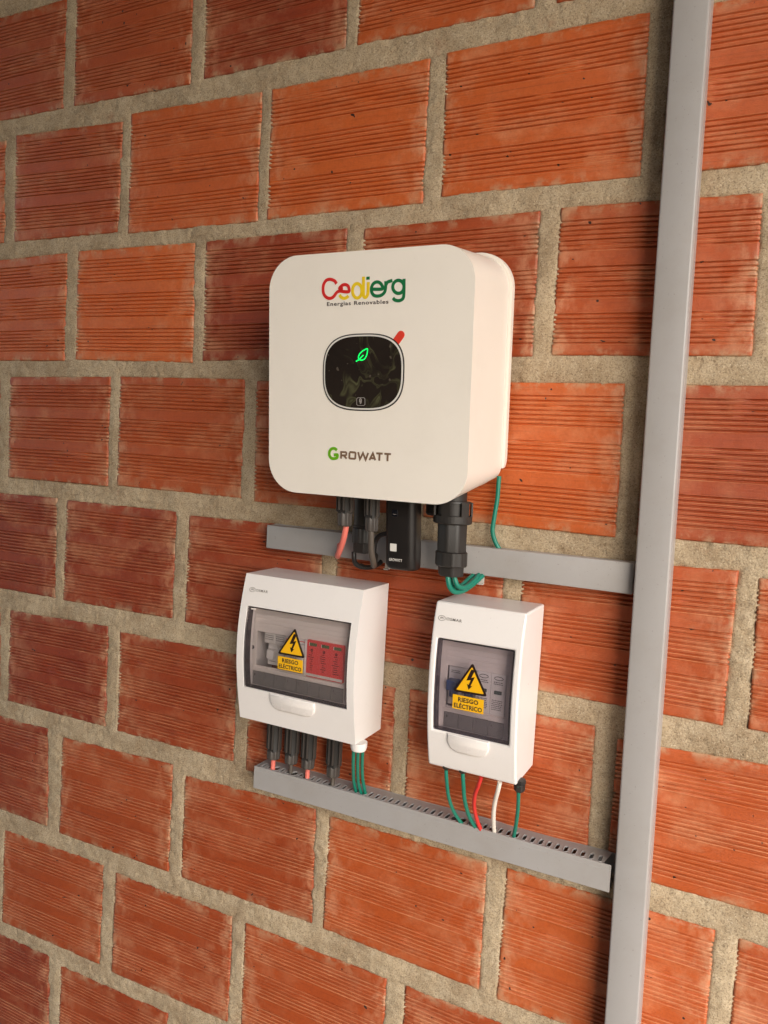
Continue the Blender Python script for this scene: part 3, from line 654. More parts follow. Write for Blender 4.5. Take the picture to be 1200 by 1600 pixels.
for a, b in zip(levels, levels[1:]):
    for j in range(len(a)): bm.faces.new((a[j], b[j], b[(j+1) % len(a)], a[(j+1) % len(a)]))
bmesh.ops.bevel(bm, geom=list(ff.edges), offset=.0016, segments=3, profile=.5, affect='EDGES'); shear(bm)
finish(bm, 'front_cover', CREAM, inv, smooth=True, angle=30)
bm = bmesh.new()
o = rrect(IX0-.0030, IX1+.0038, IZ0-.0025, IZ1+.0042, .042, 14)
o = [(x, max(z, -.1085)) for x, z in o]
oo = []
for p in o:
    if not oo or (abs(p[0]-oo[-1][0])+abs(p[1]-oo[-1][1])) > 1e-5: oo.append(p)
prism(bm, oo, .1117, .1205, .0010, 2); shear(bm)
finish(bm, 'rear_rim', CREAM, inv, smooth=True)
bm = bmesh.new(); prism(bm, rrect(IX0+.002, IX1-.002, IZ0+.002, IZ1-.002, .036, 10), .1104, .1120); shear(bm); finish(bm, 'seam_gasket', RIMM, inv)
bm = bmesh.new(); box(bm, IX0+.03, IX1-.03, .1214, .1335, -.02, .105, .001); finish(bm, 'wall_bracket', RIMM, inv)
def superell(cx, cz, a, b, n=2.9, k=72):
    o = []
    for i in range(k):
        t = 2*math.pi*i/k; c, s = math.cos(t), math.sin(t)
        o.append((cx+a*math.copysign(abs(c)**(2/n), c), cz+b*math.copysign(abs(s)**(2/n), s)))
    return o
DX, DZ, DA, DB = DISP
bm = bmesh.new(); prism(bm, superell(DX, DZ, DA, DB), IYF-.0006, IYF+.001, .0002, 1); bez = finish(bm, 'display_bezel', BLACKG, inv)
bm = bmesh.new(); prism(bm, superell(DX, DZ, DA-.0014, DB-.0013), IYF-.0009, IYF+.0005, .0002, 1); finish(bm, 'display_ring', WHT, inv)
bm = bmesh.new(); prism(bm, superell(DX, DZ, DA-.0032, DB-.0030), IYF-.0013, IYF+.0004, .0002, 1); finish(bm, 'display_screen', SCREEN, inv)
YS = IYF-.0016
bm = bmesh.new(); stroke(bm, LEAF[0]+[LEAF[0][0]], .0011, YS, closed=True, k=5); stroke(bm, LEAF[1], .0011, YS-.0001)
stroke(bm, [LEAF[0][0], LEAF_STEM], .0013, YS-.0002, smooth=False)
finish(bm, 'leaf_icon', LEAFM, inv)
bm = bmesh.new(); stroke(bm, HAND_BOX[0], .0006, YS, smooth=False)
hx = sum(p[0] for p in HAND_BOX[0])/len(HAND_BOX[0]); hz = sum(p[1] for p in HAND_BOX[0])/len(HAND_BOX[0])
stroke(bm, [(hx-.0010, hz-.0012), (hx-.0010, hz+.0016), (hx, hz+.0029), (hx+.0010, hz+.0016), (hx+.0010, hz-.0006), (hx+.0004, hz-.0024)], .0011, YS)
stroke(bm, [(hx, hz-.0030), (hx+.0005, hz+.0010)], .0014, YS-.0001)
finish(bm, 'touch_icon', plastic('icon_grey', (.30, .27, .25), .5), inv)
# pull tab of the display film
bm = bmesh.new()
d = Vector((.62, .78)).normalized(); nn = Vector((-d.y, d.x)); base = Vector(TABP)
pts = [base-nn*.0044, base+nn*.0044]+[base+d*.0095+(nn*math.cos(t)+d*math.sin(t))*.0044 for t in [math.pi*i/8 for i in range(9)]]
prism(bm, [(p.x, p.y) for p in pts], IYF-.0005, IYF+.0001)
pt = finish(bm, 'film_pull_tab', TABRED, inv)
LW = .0035
def logo(name, strokes, mat, w, closed_idx=(), par=inv, smooth=True):
    bm = bmesh.new()
    for i, s in enumerate(strokes): stroke(bm, s, w, IYF-.00028-.00003*i, closed=i in closed_idx, smooth=smooth)
    return finish(bm, name, mat, par)
logo('red_lettering', LOGO_RED, LRED, LW)
logo('yellow_lettering', LOGO_YELLOW, LYEL, LW, (1,))
bm = bmesh.new()
for i, s in enumerate(LOGO_GREEN): stroke(bm, s, LW, IYF-.00040-.00003*i, closed=i == 2)
stroke(bm, LOGO_DOT[0], .0040, IYF-.00045, smooth=False)
finish(bm, 'green_lettering', LGRN, inv)
bm = bmesh.new(); text_bm(bm, 'Energias Renovables', TAG[0], TAG[1], TAG[2], TAG[3], IYF-.0003, bold=.012, spacing=1.12); finish(bm, 'tagline_lettering', LDARK, inv)
bm = bmesh.new(); stroke(bm, GW_G[0], .0034, IYF-.0003); finish(bm, 'initial_lettering', GGRN, inv)
bm = bmesh.new()
for i, s in enumerate(GW_REST): stroke(bm, s, .0022, IYF-.0003-.00003*i, smooth=False)
finish(bm, 'maker_lettering', GBRN, inv)

# ------------------------------------------------------------------ breaker enclosures
def interp_prof(P):
    zs = np.array([p[1] for p in P])[::-1]; ys = np.array([p[0] for p in P])[::-1]
    co = np.polyfit(zs-zs.mean(), ys, 4); zm = zs.mean()
    return lambda z: float(np.polyval(co, min(max(z, zs[0]), zs[-1])-zm))
def enclosure(name, label, x0, x1, zt, zb, prof, w, smoke, cells, backz):
    root = thing(name, ((x0+x1)/2, 0, zb), label, 'fuse box')
    wx0, wx1, wz0, wz1 = w
    bm = bmesh.new()
    zs = sorted(set([zt, zb, wz0, wz1]+[zb+(zt-zb)*i/26 for i in range(27) if min(abs(zb+(zt-zb)*i/26-q) for q in (wz0, wz1)) > .003]), reverse=True)
    xs = [x0, wx0, wx1, x1]
    V = {}
    for i, z in enumerate(zs):
        for j, x in enumerate(xs): V[i, j] = bm.verts.new((x, prof(z), z))
    bk = {}
    for i, z in enumerate(zs):
        for s, x in ((0, x0), (3, x1)): bk[i, s] = bm.verts.new((x, -.002, z))
    inn = {}
    dep = .020
    for i, z in enumerate(zs):
        inwin = wz1+1e-6 >= z >= wz0-1e-6
        for j in (1, 2):
            if inwin: inn[i, j] = bm.verts.new((xs[j], prof(z)+dep, z))
    for i in range(len(zs)-1):
        for j in range(3):
            if j == 1 and zs[i] <= wz1+1e-6 and zs[i+1] >= wz0-1e-6: continue
            bm.faces.new((V[i, j], V[i, j+1], V[i+1, j+1], V[i+1, j]))
        bm.faces.new((V[i, 0], V[i+1, 0], bk[i+1, 0], bk[i, 0])); bm.faces.new((V[i, 3], bk[i, 3], bk[i+1, 3], V[i+1, 3]))
        if (i, 1) in inn and (i+1, 1) in inn:
            for j in (1, 2): bm.faces.new((V[i, j], V[i+1, j], inn[i+1, j], inn[i, j]))
    n = len(zs)-1
    for i in (0, n):
        bm.faces.new((V[i, 0], V[i, 1], V[i, 2], V[i, 3], bk[i, 3], bk[i, 0]))
    for i, z in enumerate(zs):
        if abs(z-wz1) < 1e-9 or abs(z-wz0) < 1e-9: bm.faces.new((V[i, 1], V[i, 2], inn[i, 2], inn[i, 1]))
    shell = finish(bm, 'enclosure_body', ABS, root, smooth=True, bevel=(.0022, 3), angle=38)
    # inner mask with rectangular cut-out is laid out by the caller; door here
    g = .0007
    bm = bmesh.new()
    zz = [wz0+g+(wz1-wz0-2*g)*i/14 for i in range(15)]
    def sheet(off):
        return [[bm.verts.new((x, prof(z)+off, z)) for x in (wx0+g, wx1-g)] for z in zz]
    A = sheet(.0008); B = sheet(.0026)
    for i in range(14):
        bm.faces.new((A[i][0], A[i][1], A[i+1][1], A[i+1][0])); bm.faces.new((B[i][0], B[i+1][0], B[i+1][1], B[i][1]))
        bm.faces.new((A[i][0], A[i+1][0], B[i+1][0], B[i][0])); bm.faces.new((A[i][1], B[i][1], B[i+1][1], A[i+1][1]))
    bm.faces.new((A[0][0], B[0][0], B[0][1], A[0][1])); bm.faces.new((A[-1][0], A[-1][1], B[-1][1], B[-1][0]))
    door = finish(bm, 'smoked_door', smoke, root, smooth=True)
    # darker moulded lip round the door
    bm = bmesh.new()
    for xa, xb in ((wx0+g+.0002, wx0+g+.0015), (wx1-g-.0015, wx1-g-.0002)):
        rr_ = [[bm.verts.new((x, prof(z)+y, z)) for x, y in ((xa, .0028), (xb, .0028), (xb, .0125), (xa, .0125))] for z in zz]
        for p_, q_ in zip(rr_, rr_[1:]):
            for j in range(4): bm.faces.new((p_[j], p_[(j+1) % 4], q_[(j+1) % 4], q_[j]))
        bm.faces.new(rr_[0]); bm.faces.new(rr_[-1][::-1])
    for z in (wz0+g, wz1-g-.0013): box(bm, wx0+g+.0014, wx1-g-.0014, prof(z)+.0027, prof(z)+.010, z, z+.0013)
    LIP = smoked(name+'_lip', (.42, .38, .40), op=.25, opcol=(.08, .06, .07))
    finish(bm, 'door_lip', LIP, root)
    # handle tongue under the window
    hw = (wx1-wx0)*(.215 if wx1-wx0 > .12 else .27); hc = (wx0+wx1)/2-.002
    pts = [(hc+hw, wz0-.0004)]
    r = .012
    for cx_, a0 in ((hc+hw-r, 0), (hc-hw+r, -90)):
        for i in range(7):
            a = math.radians(a0-90*i/6); pts.append((cx_+r*math.cos(a)-(0), wz0-.0092+r*math.sin(a)))
    pts.append((hc-hw, wz0-.0004))
    bm = bmesh.new(); prism(bm, pts, -.0024, .0010, .0018, 4)
    for v in bm.verts: v.co.y += prof(v.co.z)
    # dish: press the middle in a little
    finish(bm, 'door_handle', plastic(name+'_handle', (.84, .79, .755), .26, .02, .06), root, smooth=True, angle=50)
    # chassis: side walls, ribbed upper mask, blank cover row
    bm = bmesh.new()
    yI = -.0600
    cx0, cx1, cz0, cz1 = cells['cut']
    px0, px1, pz0, pz1 = wx0-.006, wx1+.005, wz0-.012, wz1+.006
    for a, b, c, d_ in ((px0, cx0, pz0, pz1), (cx1, px1, pz0, pz1), (cx0, cx1, cz1, pz1), (cx0, cx1, pz0, cz0)):
        if b-a > .0005: box(bm, a, b, yI, yI+.002, c, d_)
    finish(bm, 'chassis', ABSIN, root)
    for q in range(5):
        z = cz1+.006+q*.0062
        if z > wz1-.003: break
        bm = bmesh.new(); box(bm, cx0-.002, px1-.001, yI-.0013+.0002*q, yI-.0001, z, z+.0050, .0005); finish(bm, 'rib', ABSIN, root)
    bm = bmesh.new(); box(bm, cx0-.001, cx1+.001, -.012, -.010, cz0-.006, cz1+.006); finish(bm, 'cavity_back', HOLE, root)
    bm = bmesh.new(); box(bm, cx0-.002, px1-.002, yI-.0022, yI-.0001, cz0-.0065, cz0-.0012, .0006); finish(bm, 'label_rail', ABSIN, root)
    n = cells['n']; a, b = cells['covx']; wd = (b-a)/n
    for q in range(n):
        bm = bmesh.new(); box(bm, a+wd*q+.0002, a+wd*(q+1)-.0002, yI-.0020, yI-.0001, wz0-.009, cz0-.0075, .0004)
        cv = finish(bm, 'blank_cover', GREYCOV, root)
        bm = bmesh.new(); text_bm(bm, str(q+1), a+wd*q+wd*.18, a+wd*q+wd*.18+.0013, cz0-.0135, cz0-.0105, yI-.0022); finish(bm, 'digit', INK, cv)
    return root
def sticker(root, tri, rect, prof, off, tz):
    """triangle sign and word plate, stuck on the door"""
    (ax, az), (bx, bz), (cx_, cz_) = tri
    def rounded(pts, r):
        o = []
        for i, p in enumerate(pts):
            p = Vector(p); a = (Vector(pts[i-1])-p).normalized(); b = (Vector(pts[(i+1) % 3])-p).normalized()
            for t in range(5):
                s = t/4; o.append(tuple(p+a*r*(1-s)**2*1.0+b*r*s**2))
        return o
    bm = bmesh.new(); prism(bm, rounded(tri, .0035), -.0002, .0004); conform(bm, prof, off); p1 = finish(bm, 'warning_triangle', INK, root)
    g = Vector(((ax+bx+cx_)/3, (az+bz+cz_)/3)); k = .80
    t2 = [tuple(g+(Vector(p)-g)*k) for p in tri]
    bm = bmesh.new(); prism(bm, rounded(t2, .0016), -.00035, .0002); conform(bm, prof, off); finish(bm, 'yellow_field', YEL, p1)
    s = (ax*0+abs(bx-cx_))/.040; zc = (bz+cz_)/2; h = az-zc
    bolt = [(.07, .80), (.17, .80), (.085, .53), (.175, .575), (.075, .26), (.125, .275), (.03, .13), (-.02, .315), (.025, .285), (.075, .455), (-.04, .42)]
    w_ = abs(bx-cx_)
    bp = [(ax-.018*s-.0+(u-.03)*w_*1.1+.0155*s, zc+v*h*.98) for u, v in bolt]
    bm = bmesh.new(); prism(bm, bp, -.0005, .0002); conform(bm, prof, off); finish(bm, 'lightning_bolt', INK, p1)
    x0, x1, z0, z1 = rect
    bm = bmesh.new(); prism(bm, [(x0, z0), (x1, z0), (x1, z1), (x0, z1)], -.0002, .0004); conform(bm, prof, off)
    p2 = finish(bm, 'warning_plate', YEL, root)
    W_ = x1-x0; Hh = z1-z0
    bm = bmesh.new(); text_bm(bm, 'RIESGO', x0+W_*.18, x1-W_*.17, z0+Hh*.56, z0+Hh*.88, off-.0004, prof, bold=.028, spacing=1.06)
    text_bm(bm, 'ELÉCTRICO', x0+W_*.05, x1-W_*.045, z0+Hh*.10, z0+Hh*.50, off-.0004, prof, bold=.028, spacing=1.06)
    finish(bm, 'plate_lettering', INK, p2)
def maker_mark(root, x0, x1, zc, prof):
    bm = bmesh.new(); h = .0022
    cx_ = x0+.0043
    stroke(bm, [(cx_+.0043*math.cos(t), zc+.0028*math.sin(t)) for t in [2*math.pi*i/24 for i in range(25)]], .0005, -.0003, closed=True, smooth=False, prof=prof)
    stroke(bm, [(cx_-.002, zc-.0012), (cx_-.001, zc+.0013), (cx_, zc-.0004), (cx_+.001, zc+.0013), (cx_+.002, zc-.0012)], .0005, -.0003, smooth=False, prof=prof)
    text_bm(bm, 'OSMAR', x0+.0100, x1, zc-.0016, zc+.0016, -.0003, prof, bold=.012, spacing=1.2)
    finish(bm, 'maker_lettering', GREYP, root)

P1 = interp_prof([(-.0700, -.1178), (-.0750, -.1386), (-.0800, -.160), (-.0832, -.190), (-.0840, -.220), (-.0825, -.245), (-.0788, -.267), (-.0705, -.3105)])
e1 = enclosure('breaker_enclosure', 'wide white fuse box with a clear smoked door and red surge arrester inside', -.1735, .0012, -.1178, -.3105, P1,
               (-.1632, -.0085, -.2655, -.1580), SMOKE1, {'cut': (-.1594, -.0250, -.2400, -.1940), 'covx': (-.1625, -.0247), 'n': 8}, -.309)
sticker(e1, [(-.0862, -.1752), (-.0685, -.2108), (-.1092, -.2112)], (-.1085, -.0715, -.2305, -.2140), P1, -.0004, 0)
maker_mark(e1, -.1635, -.1350, -.1372, P1)
# modules of the left box
def module(root, name, x0, x1, yf, mat, label=None, yb=-.013, z0=-.2395, z1=-.1945):
    bm = bmesh.new(); box(bm, x0, x1, yf, yb, z0, z1, .0005); return finish(bm, name, mat, root, label=label)
def small_print(par, x0, x1, z, yf, mat=None, rows=3, seed=1):
    r = random.Random(seed); bm = bmesh.new()
    for q in range(rows):
        x = x0; zz_ = z-q*.0021
        while x < x1-.0008:
            w_ = r.uniform(.0006, .0018); w_ = min(w_, x1-x); box(bm, x, x+w_, yf-.0002, yf, zz_-.0006, zz_+.0004); x += w_+.0006
    finish(bm, 'fine_print', mat or INK, par)
for q, (xa, xb) in enumerate(((-.1490, -.1325), (-.1322, -.1157))):
    mo_ = module(e1, 'circuit_breaker', xa, xb, -.0480, MODG)
    bm = bmesh.new(); box(bm, xa, xb, -.0575, -.0482, -.2085, -.1950, .0005); pl = finish(bm, 'label_plate', plastic('plate_%d' % q, (.66, .64, .60), .5), mo_)
    r_ = random.Random(q+3); bm = bmesh.new()
    for rr_ in range(3):
        x = xa+.0015
        while x < xb-.003:
            w_ = r_.uniform(.0008, .002); box(bm, x, x+w_, -.0578, -.0576, -.1985-rr_*.0026, -.1975-rr_*.0026); x += w_+.0007
    finish(bm, 'fine_print', MODD, mo_)
    bm = bmesh.new(); box(bm, xa+.003, xb-.003, -.0560, -.0482, -.2300, -.2180, .0008); finish(bm, 'toggle', MODG, mo_)
    bm = bmesh.new(); box(bm, xa+.003, xb-.003, -.0486, -.0479, -.2350, -.2345); finish(bm, 'slot_line', MODD, mo_)
for q, (xa, xb) in enumerate(((-.1154, -.0990), (-.0987, -.0823))):
    mo_ = module(e1, 'fuse_holder', xa, xb, -.0590, MODG)
    bm = bmesh.new(); box(bm, xa+.001, xb-.001, -.0594, -.0589, -.1985, -.1975); finish(bm, 'red_line', SPDRED, mo_)
    bm = bmesh.new(); box(bm, xa+.003, xb-.002, -.0625, -.0589, -.2330, -.2010, .001); finish(bm, 'lever', MODG, mo_)
for q in range(3):
    xa = -.0790+q*.0179; xb = xa+.0177
    mo_ = module(e1, 'surge_arrester_pole', xa, xb, -.0640, SPDRED, z0=-.2400, z1=-.1925)
    bm = bmesh.new(); box(bm, xa+.0042, xb-.0030, -.0645, -.0639, -.1995, -.1955); finish(bm, 'indicator_window', WINDG, mo_)
    bm = bmesh.new(); box(bm, xa+.0034, xa+.0041, -.0646, -.0639, -.1995, -.1955); finish(bm, 'indicator_edge', WHT, mo_)
    bm = bmesh.new(); stroke(bm, [(xa+.0075+.0012*math.cos(t), -.2050+.0014*math.sin(t)) for t in [2*math.pi*i/10 for i in range(11)]], .0014, -.0643, closed=True, smooth=False)
    r_ = random.Random(q+8)
    for rr_ in range(9):
        wv = r_.uniform(.001, .0052); cxx = xa+.0078+r_.uniform(-.001, .001); box(bm, cxx-wv, cxx+wv*r_.uniform(.2, 1), -.0643, -.0640, -.2090-rr_*.0027, -.2081-rr_*.0027)
    finish(bm, 'fine_print', flat('spd_ink%d' % q, (.16, .012, .012), .5), mo_)
    bm = bmesh.new(); box(bm, xa+.0001, xb-.0001, -.0647, -.0639, -.2385, -.2352); finish(bm, 'white_stripe', WHT, mo_)
bm = bmesh.new(); box(bm, -.0822, -.0795, -.0650, -.0600, -.2390, -.1935, .0008); finish(bm, 'clip_bar', MODG, e1)
bm = bmesh.new(); lathe(bm, 0, 0, [(.0028, 0), (.0028, .0012)], 16)
for v in bm.verts: v.co = Vector((-.1655+v.co.x, -.0602-v.co.z, -.2170+v.co.y))
finish(bm, 'mask_screw', MODD, e1)
bm = bmesh.new(); tube(bm, [(-.150, -.0793, -.1610), (-.1562, -.0795, -.1612)], .0009, 8, smoothpath=False); finish(bm, 'hinge_pin', ABSIN, e1)

P2 = interp_prof([(-.0725, -.1172), (-.0785, -.140), (-.0825, -.1685), (-.0842, -.20), (-.0830, -.2265), (-.0800, -.2565), (-.0755, -.283), (-.0668, -.3125)])
e2 = enclosure('breaker_enclosure', 'narrow white fuse box beside the upright trunking, with a dark smoked door', .0975, .2045, -.1172, -.3125, P2,
               (.1050, .1960, -.2655, -.1577), SMOKE2, {'cut': (.1115, .1835, -.2405, -.1930), 'covx': (.1110, .1835), 'n': 4}, -.311)
sticker(e2, [(.1499, -.1785), (.1696, -.2136), (.1286, -.2146)], (.1290, .1658, -.2345, -.2180), P2, -.0004, 0)
maker_mark(e2, .1030, .1318, -.1352, P2)
for q, (xa, xb) in enumerate(((.1120, .1297), (.1300, .1477))):
    mo_ = module(e2, 'circuit_breaker', xa, xb, -.0560, MODG)
    bm = bmesh.new(); box(bm, xa+.002, xb-.002, -.0690, -.0562, -.2200, -.2080, .001); finish(bm, 'blue_toggle', BLUE, mo_)
    bm = bmesh.new(); box(bm, xa+.004, xb-.004, -.0630, -.0562, -.2290, -.2202, .001); finish(bm, 'blue_bar', BLUE, mo_)
    small_print(mo_, xa+.003, xb-.003, -.1990, -.0561, MODD, 2, q)
for q, (xa, xb) in enumerate(((.1482, .1655), (.1659, .1832))):
    mo_ = module(e2, 'residual_current_device', xa, xb, -.0620, MODG, z0=-.2400, z1=-.1925)
    bm = bmesh.new(); stroke(bm, [((xa+xb)/2+.0052*math.cos(t), -.1975+.0020*math.sin(t)) for t in [2*math.pi*i/16 for i in range(17)]], .0007, -.0623, closed=True, smooth=False)
    finish(bm, 'oval_mark', MODD, mo_)
    small_print(mo_, xa+.003, xb-.003, -.2020, -.0621, MODD, 2, q+5)
    small_print(mo_, xa+.002, xb-.003, -.2230, -.0621, MODD, 6, q+9)
    bm = bmesh.new(); box(bm, xa+.0045, xb-.0040, -.0640, -.0621, -.2155, -.2115, .0006); finish(bm, 'test_button', plastic('btn%d' % q, (.04, .07, .06), .4), mo_)

# ------------------------------------------------------------------ connectors and glands
def hang(bm, k=.073):
    # what is plugged into the leaning inverter leans with it
    for v in bm.verts: v.co.y += k*(-.025-v.co.z)
def connector(name, label, cat, parts, loc, group=None):
    root = thing(name, loc, label, cat, group)
    for nm, fn, mat, sm in parts:
        bm = bmesh.new(); fn(bm)
        if loc[2] > -.2: hang(bm)
        finish(bm, nm, mat, root, smooth=sm, angle=28)
    return root
def dc_plug(x, y, zt, zn, zb, label, mat_nut, r=.0085, rn=.0095):
    """solar plug: latched body above, ribbed nut below"""
    def body(bm):
        lathe(bm, x, y, [(r*.86, zt), (r*.86, zn+.002), (r*.95, zn+.0005), (r*.95, zn-.001)], 24, flats=6)
    def latch(bm):  # lighter grey latches, glossy highlights put into their colour
        for s in (-1, 1):
            box(bm, x+s*r*.95-.0009, x+s*r*.95+.0009, y-.0035, y+.0035, zn+.001, zt-.001, .0004)
            box(bm, x+s*r*.30-.0008, x+s*r*.30+.0008, y-r*1.02, y-r*.70, zn+.003, zt-.001, .0003)
        box(bm, x-r*.95, x+r*.95, y-.0035, y+.0035, zn, zn+.0025, .0005)
    def nut(bm):
        lathe(bm, x, y, [(rn*.70, zn+.0012), (rn*.93, zn), (rn, zn-.0015), (rn*.97, zb+.0015), (rn*.85, zb), (rn*.45, zb-.0006)], 32, ribs=8, rd=.0009)
    return connector('solar_plug', label, 'plug', [('body', body, BLACK, True), ('latch', latch, DARKGREY, False), ('nut', nut, mat_nut, True)], (x, y, zb))
dc_plug(-.0195, -.0900, .0120, -.0240, -.0405, 'black plug under the inverter that holds the bent faded red wire', DARKGREY, .0100, .0092)
dc_plug(.0178, -.0920, .0120, -.0270, -.0430, 'black plug under the inverter with the hanging dusty dark wire', DARKGREY, .0082, .0082)
def port_a(bm):
    lathe(bm, -.0100, -.0610, [(.0115, .016), (.0115, -.0400), (.0128, -.0410), (.0128, -.0430)], 32)
def port_b(bm):
    lathe(bm, -.0100, -.0610, [(.0100, -.0430), (.0128, -.0440), (.0134, -.0455), (.0132, -.0615), (.0122, -.0625)], 48, ribs=12, rd=.0006)
def port_c(bm):
    lathe(bm, -.0100, -.0610, [(.0133, -.0625), (.0135, -.0635), (.0133, -.0730), (.0120, -.0742), (.0055, -.0746)], 36, flats=6)
connector('cable_gland', 'thick black gland with hexagonal nut between the two thin plugs under the inverter', 'cable gland', [('body', port_a, BLACK, True), ('ring', port_b, BLACK, True), ('nut', port_c, BLACK, True)], (-.01, -.061, -.0746))
cx, cy = .1100, -.0700
def ac_col(bm):
    lathe(bm, cx, cy, [(.0155, .020), (.0155, -.0005), (.0200, -.0012), (.0205, -.0030)], 40)
    lathe(bm, cx, cy, [(.0185, -.0030), (.0185, -.0170)], 40)
def ac_cage(bm):
    for k in range(6):
        a = math.pi/3*k+.52; c, s = math.cos(a), math.sin(a)
        pts = [Vector((cx+c*.0203-s*t, cy+s*.0203+c*t, 0)) for t in (-.0050, .0050)]
        for zlo, zhi in ((-.0180, -.0020),):
            v = []
            for p in pts:
                for rr_ in (0, .0018):
                    for z in (zlo, zhi): v.append(bm.verts.new((p.x+c*rr_, p.y+s*rr_, z)))
            for f in ((0, 1, 3, 2), (4, 6, 7, 5), (0, 4, 5, 1), (2, 3, 7, 6), (0, 2, 6, 4), (1, 5, 7, 3)): bm.faces.new([v[q] for q in f])
    lathe(bm, cx, cy, [(.0190, -.0170), (.0222, -.0176), (.0222, -.0255), (.0205, -.0268)], 40)
def ac_mid(bm): lathe(bm, cx, cy, [(.0176, -.0268), (.0180, -.0280), (.0177, -.0585), (.0170, -.0590)], 48, flats=8, phase=.2)
def ac_ring(bm): lathe(bm, cx, cy, [(.0172, -.0590), (.0184, -.0597), (.0185, -.0745), (.0175, -.0760)], 64, ribs=10, rd=.0007)
def ac_nut(bm): lathe(bm, cx, cy, [(.0160, -.0760), (.0160, -.0765), (.0158, -.0862), (.0150, -.0872), (.0090, -.0874)], 36, flats=6, phase=.25)
connector('grid_plug', 'large black cylindrical plug under the right of the inverter feeding green wires', 'plug',
          [('body', ac_col, BLACK, True), ('locking_cage', ac_cage, BLACK, False), ('sleeve', ac_mid, BLACK, True), ('ring', ac_ring, BLACK, True), ('nut', ac_nut, BLACK, True)], (cx, cy, -.0874))

# communication stick
ws = thing('communication_stick', (.05, -.075, -.086), 'flat black communication stick with a small white label hanging under the inverter', 'communication stick')
bm = bmesh.new()
def rr_xy(x0, x1, y0, y1, r, z):
    return [(x, y, z) for x, y in rrect(x0, x1, y0, y1, r, 6)]
rings = []
for z, sh in ((.014, 0), (-.070, 0), (-.0815, .0002), (-.0845, .0010), (-.0862, .0026)):
    rings.append([bm.verts.new(p) for p in rr_xy(.0318+sh, .0703-sh, -.0895+sh, -.0610-sh, .0088, z)])
for a_, b_ in zip(rings, rings[1:]):
    for j in range(len(a_)): bm.faces.new((a_[j], a_[(j+1) % len(a_)], b_[(j+1) % len(a_)], b_[j]))
bm.faces.new(rings[0][::-1]); bm.faces.new(rings[-1])
hang(bm, .12)
st_body = finish(bm, 'body', BLACKG, ws, smooth=True, angle=40)
bm = bmesh.new(); prism(bm, rrect(.0425, .0500, -.0235, -.0155, .0016, 4), -.0899, -.0890, .0002, 1); hang(bm, .12); finish(bm, 'button', plastic('button_black', (.008, .008, .012), .25), ws)
bm = bmesh.new(); box(bm, .0440, .0485, -.0901, -.0899, -.0212, -.0206); hang(bm, .12); finish(bm, 'button_mark', GREYP, ws)
bm = bmesh.new(); prism(bm, rrect(.0405, .0487, -.0645, -.0555, .0004, 2), -.0898, -.0894); hang(bm, .12); finish(bm, 'white_label', WHT, ws)
bm = bmesh.new(); text_bm(bm, 'GROWATT', .0392, .0560, -.0762, -.0728, -.0898, bold=.012, spacing=1.05); hang(bm, .12); finish(bm, 'lettering', WHT, ws)
# knob behind the stick
bm = bmesh.new()
lathe(bm, .0800, -.050, [(.0085, .018), (.0085, -.004), (.0115, -.006), (.0118, -.018), (.0095, -.021), (.002, -.0215)], 24)
meta(finish(bm, 'port_cap', BLACK, loc=(.08, -.05, -.0215), smooth=True), 'round black port cap peeking out behind the communication stick', 'port cap')

# plugs under the left box
for (x, y, zn, zb, lab, wm, wl, wc) in (
    (-.1490, -.0235, -.3650, -.3775, 'leftmost black plug under the wide fuse box, its wire faded red', PINK, 'short faded red wire below the leftmost plug of the wide fuse box', 'red'),
    (-.1215, -.0210, -.3650, -.3785, 'second black plug from the left under the wide fuse box, its wire dark', GREYW, 'short dusty dark wire below the second plug from the left', 'dark'),
    (-.0945, -.0215, -.3655, -.3785, 'third black plug from the left under the wide fuse box, its wire faded red', PINK, 'short faded red wire below the third plug from the left', 'red'),
    (-.0545, -.0225, -.3655, -.3800, 'rightmost of the four black plugs under the wide fuse box, set apart from the rest', GREYW, 'short dusty dark wire below the rightmost of the four plugs', 'dark')):
    dc_plug(x, y, -.3160, zn, zb, lab, DARKGREY, .0100, .0094)
    bm = bmesh.new(); tube(bm, [(x, y, zb+.003), (x+.0002, y-.0004, zb-.008), (x+.0006, y-.001, -.3925), (x+.0016, y, -.4030)], .0032 if wm is PINK else .0028, 14)
    meta(finish(bm, 'wire', wm, loc=(x, y, zb), smooth=True), wl, 'wire')
bm = bmesh.new(); lathe(bm, .0006, -.0600, [(.0105, -.3095), (.0106, -.3150), (.0092, -.3195), (.0078, -.3205), (.0074, -.3190)], 32)
meta(finish(bm, 'cable_gland', ABS, loc=(.0006, -.06, -.32), smooth=True), 'white gland under the right corner of the wide fuse box', 'cable gland')

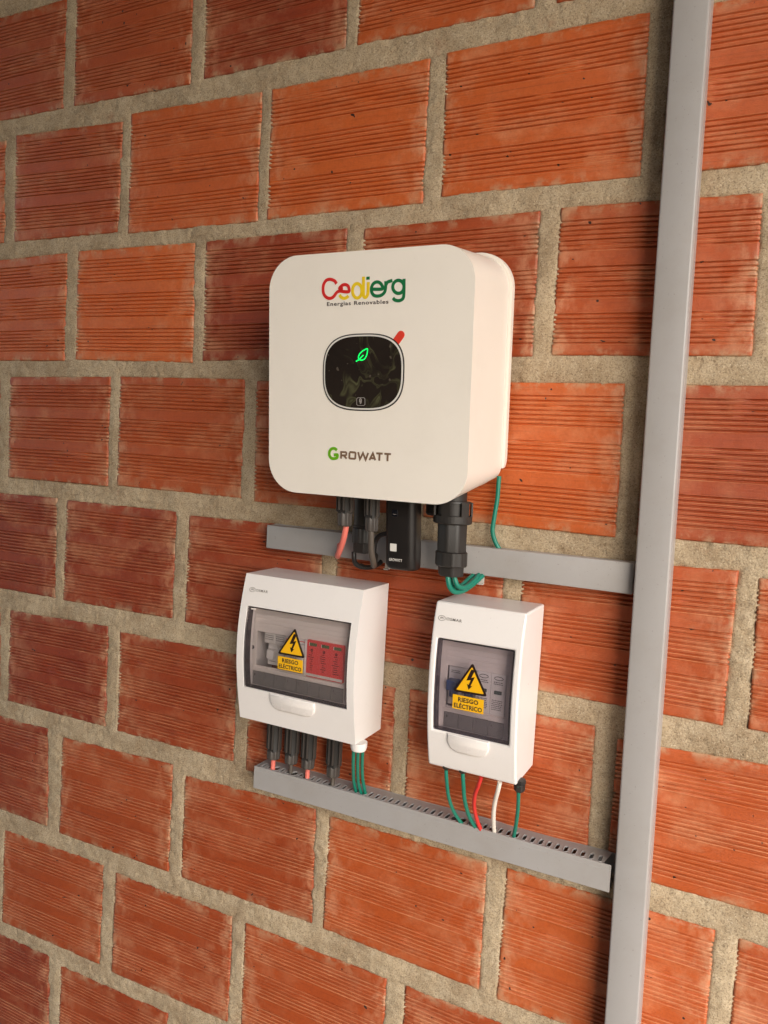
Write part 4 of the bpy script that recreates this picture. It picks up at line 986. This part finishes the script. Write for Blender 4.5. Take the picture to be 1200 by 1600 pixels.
def gland(x, y, zt, label, big=False):
    s = 1.08 if big else .95
    root = thing('cable_gland', (x, y, zt-.01), label, 'cable gland')
    bm = bmesh.new(); lathe(bm, x, y, [(.0066*s, zt), (.0066*s, zt-.0035*s), (.0056*s, zt-.0042*s), (.0056*s, zt-.0050*s)], 24, flats=6); finish(bm, 'hex_base', BLACK, root, smooth=True, angle=28)
    bm = bmesh.new(); lathe(bm, x, y, [(.0056*s, zt-.0050*s), (.0060*s, zt-.0056*s), (.0058*s, zt-.0110*s), (.0044*s, zt-.0130*s), (.0030*s, zt-.0132*s)], 24, ribs=6, rd=.0005); finish(bm, 'nut', BLACK, root, smooth=True, angle=28)
gland(.1183, -.062, -.3025, 'small black gland at the left end of the narrow fuse box underside')
gland(.1388, -.062, -.3025, 'small black gland second from the left under the narrow fuse box')
gland(.2052, -.0560, -.3090, 'large black gland at the right end of the narrow fuse box underside', True)

# ------------------------------------------------------------------ wires
def wire(pts, r, mat, name, label, cat='wire', group=None):
    bm = bmesh.new(); tube(bm, pts, r, 16, 10)
    return meta(finish(bm, name, mat, loc=pts[0], smooth=True), label, cat, group)
wire(GROUND_WIRE, .0027, GREEN, 'wire', 'green wire hanging alone from the rear right corner of the inverter')
wire(AC1, .0029, GREEN, 'wire', 'outermost green wire looping below the large plug into the upper duct')
wire(AC2, .0029, GREEN, 'wire', 'middle green wire of the loop below the large plug')
wire(AC3, .0027, GREEN, 'wire', 'green wire nearest the wall in the loop below the large plug')
wire(RED_DC, .0036, PINK, 'wire', 'faded red wire bending from the left plug under the inverter')
wire(GREY_DC, .0036, GREYW, 'wire', 'dusty dark wire hanging in front of the black loop under the inverter')
wire(BLACK_LOOP, .0030, BLACKW, 'wire', 'black wire curling out of the thick hexagonal gland')
wire(BLACK_ARC, .0030, BLACKW, 'wire', 'black wire arching behind the communication stick')
wire(B1G1, .0022, GREEN, 'wire', 'left strand of the three green wires under the wide fuse box')
wire(B1G2, .0022, GREEN, 'wire', 'middle strand of the three green wires under the wide fuse box')
wire(B1G3, .0022, GREEN, 'wire', 'right strand of the three green wires under the wide fuse box')
wire(B2G1, .0022, GREEN, 'wire', 'leftmost green wire under the narrow fuse box')
wire(B2G2, .0024, GREEN, 'wire', 'green wire right beside the red one under the narrow fuse box')
wire(B2RED, .0024, RED, 'wire', 'bright red wire under the narrow fuse box')
wire(B2WHITE, .0026, WHITE, 'wire', 'white wire under the narrow fuse box')
wire(B2G3, .0022, GREEN, 'wire', 'green wire at the right end under the narrow fuse box, below the large gland')

for o in list(COL.objects):
    c = o.get('category')
    g = {'wire': 'insulated wires of the installation', 'plug': 'black plugs below the boxes', 'cable gland': 'cable glands under the boxes', 'cable duct': 'level grey cable ducts', 'fuse box': 'white fuse boxes under the inverter'}.get(c)
    if g: o['group'] = g
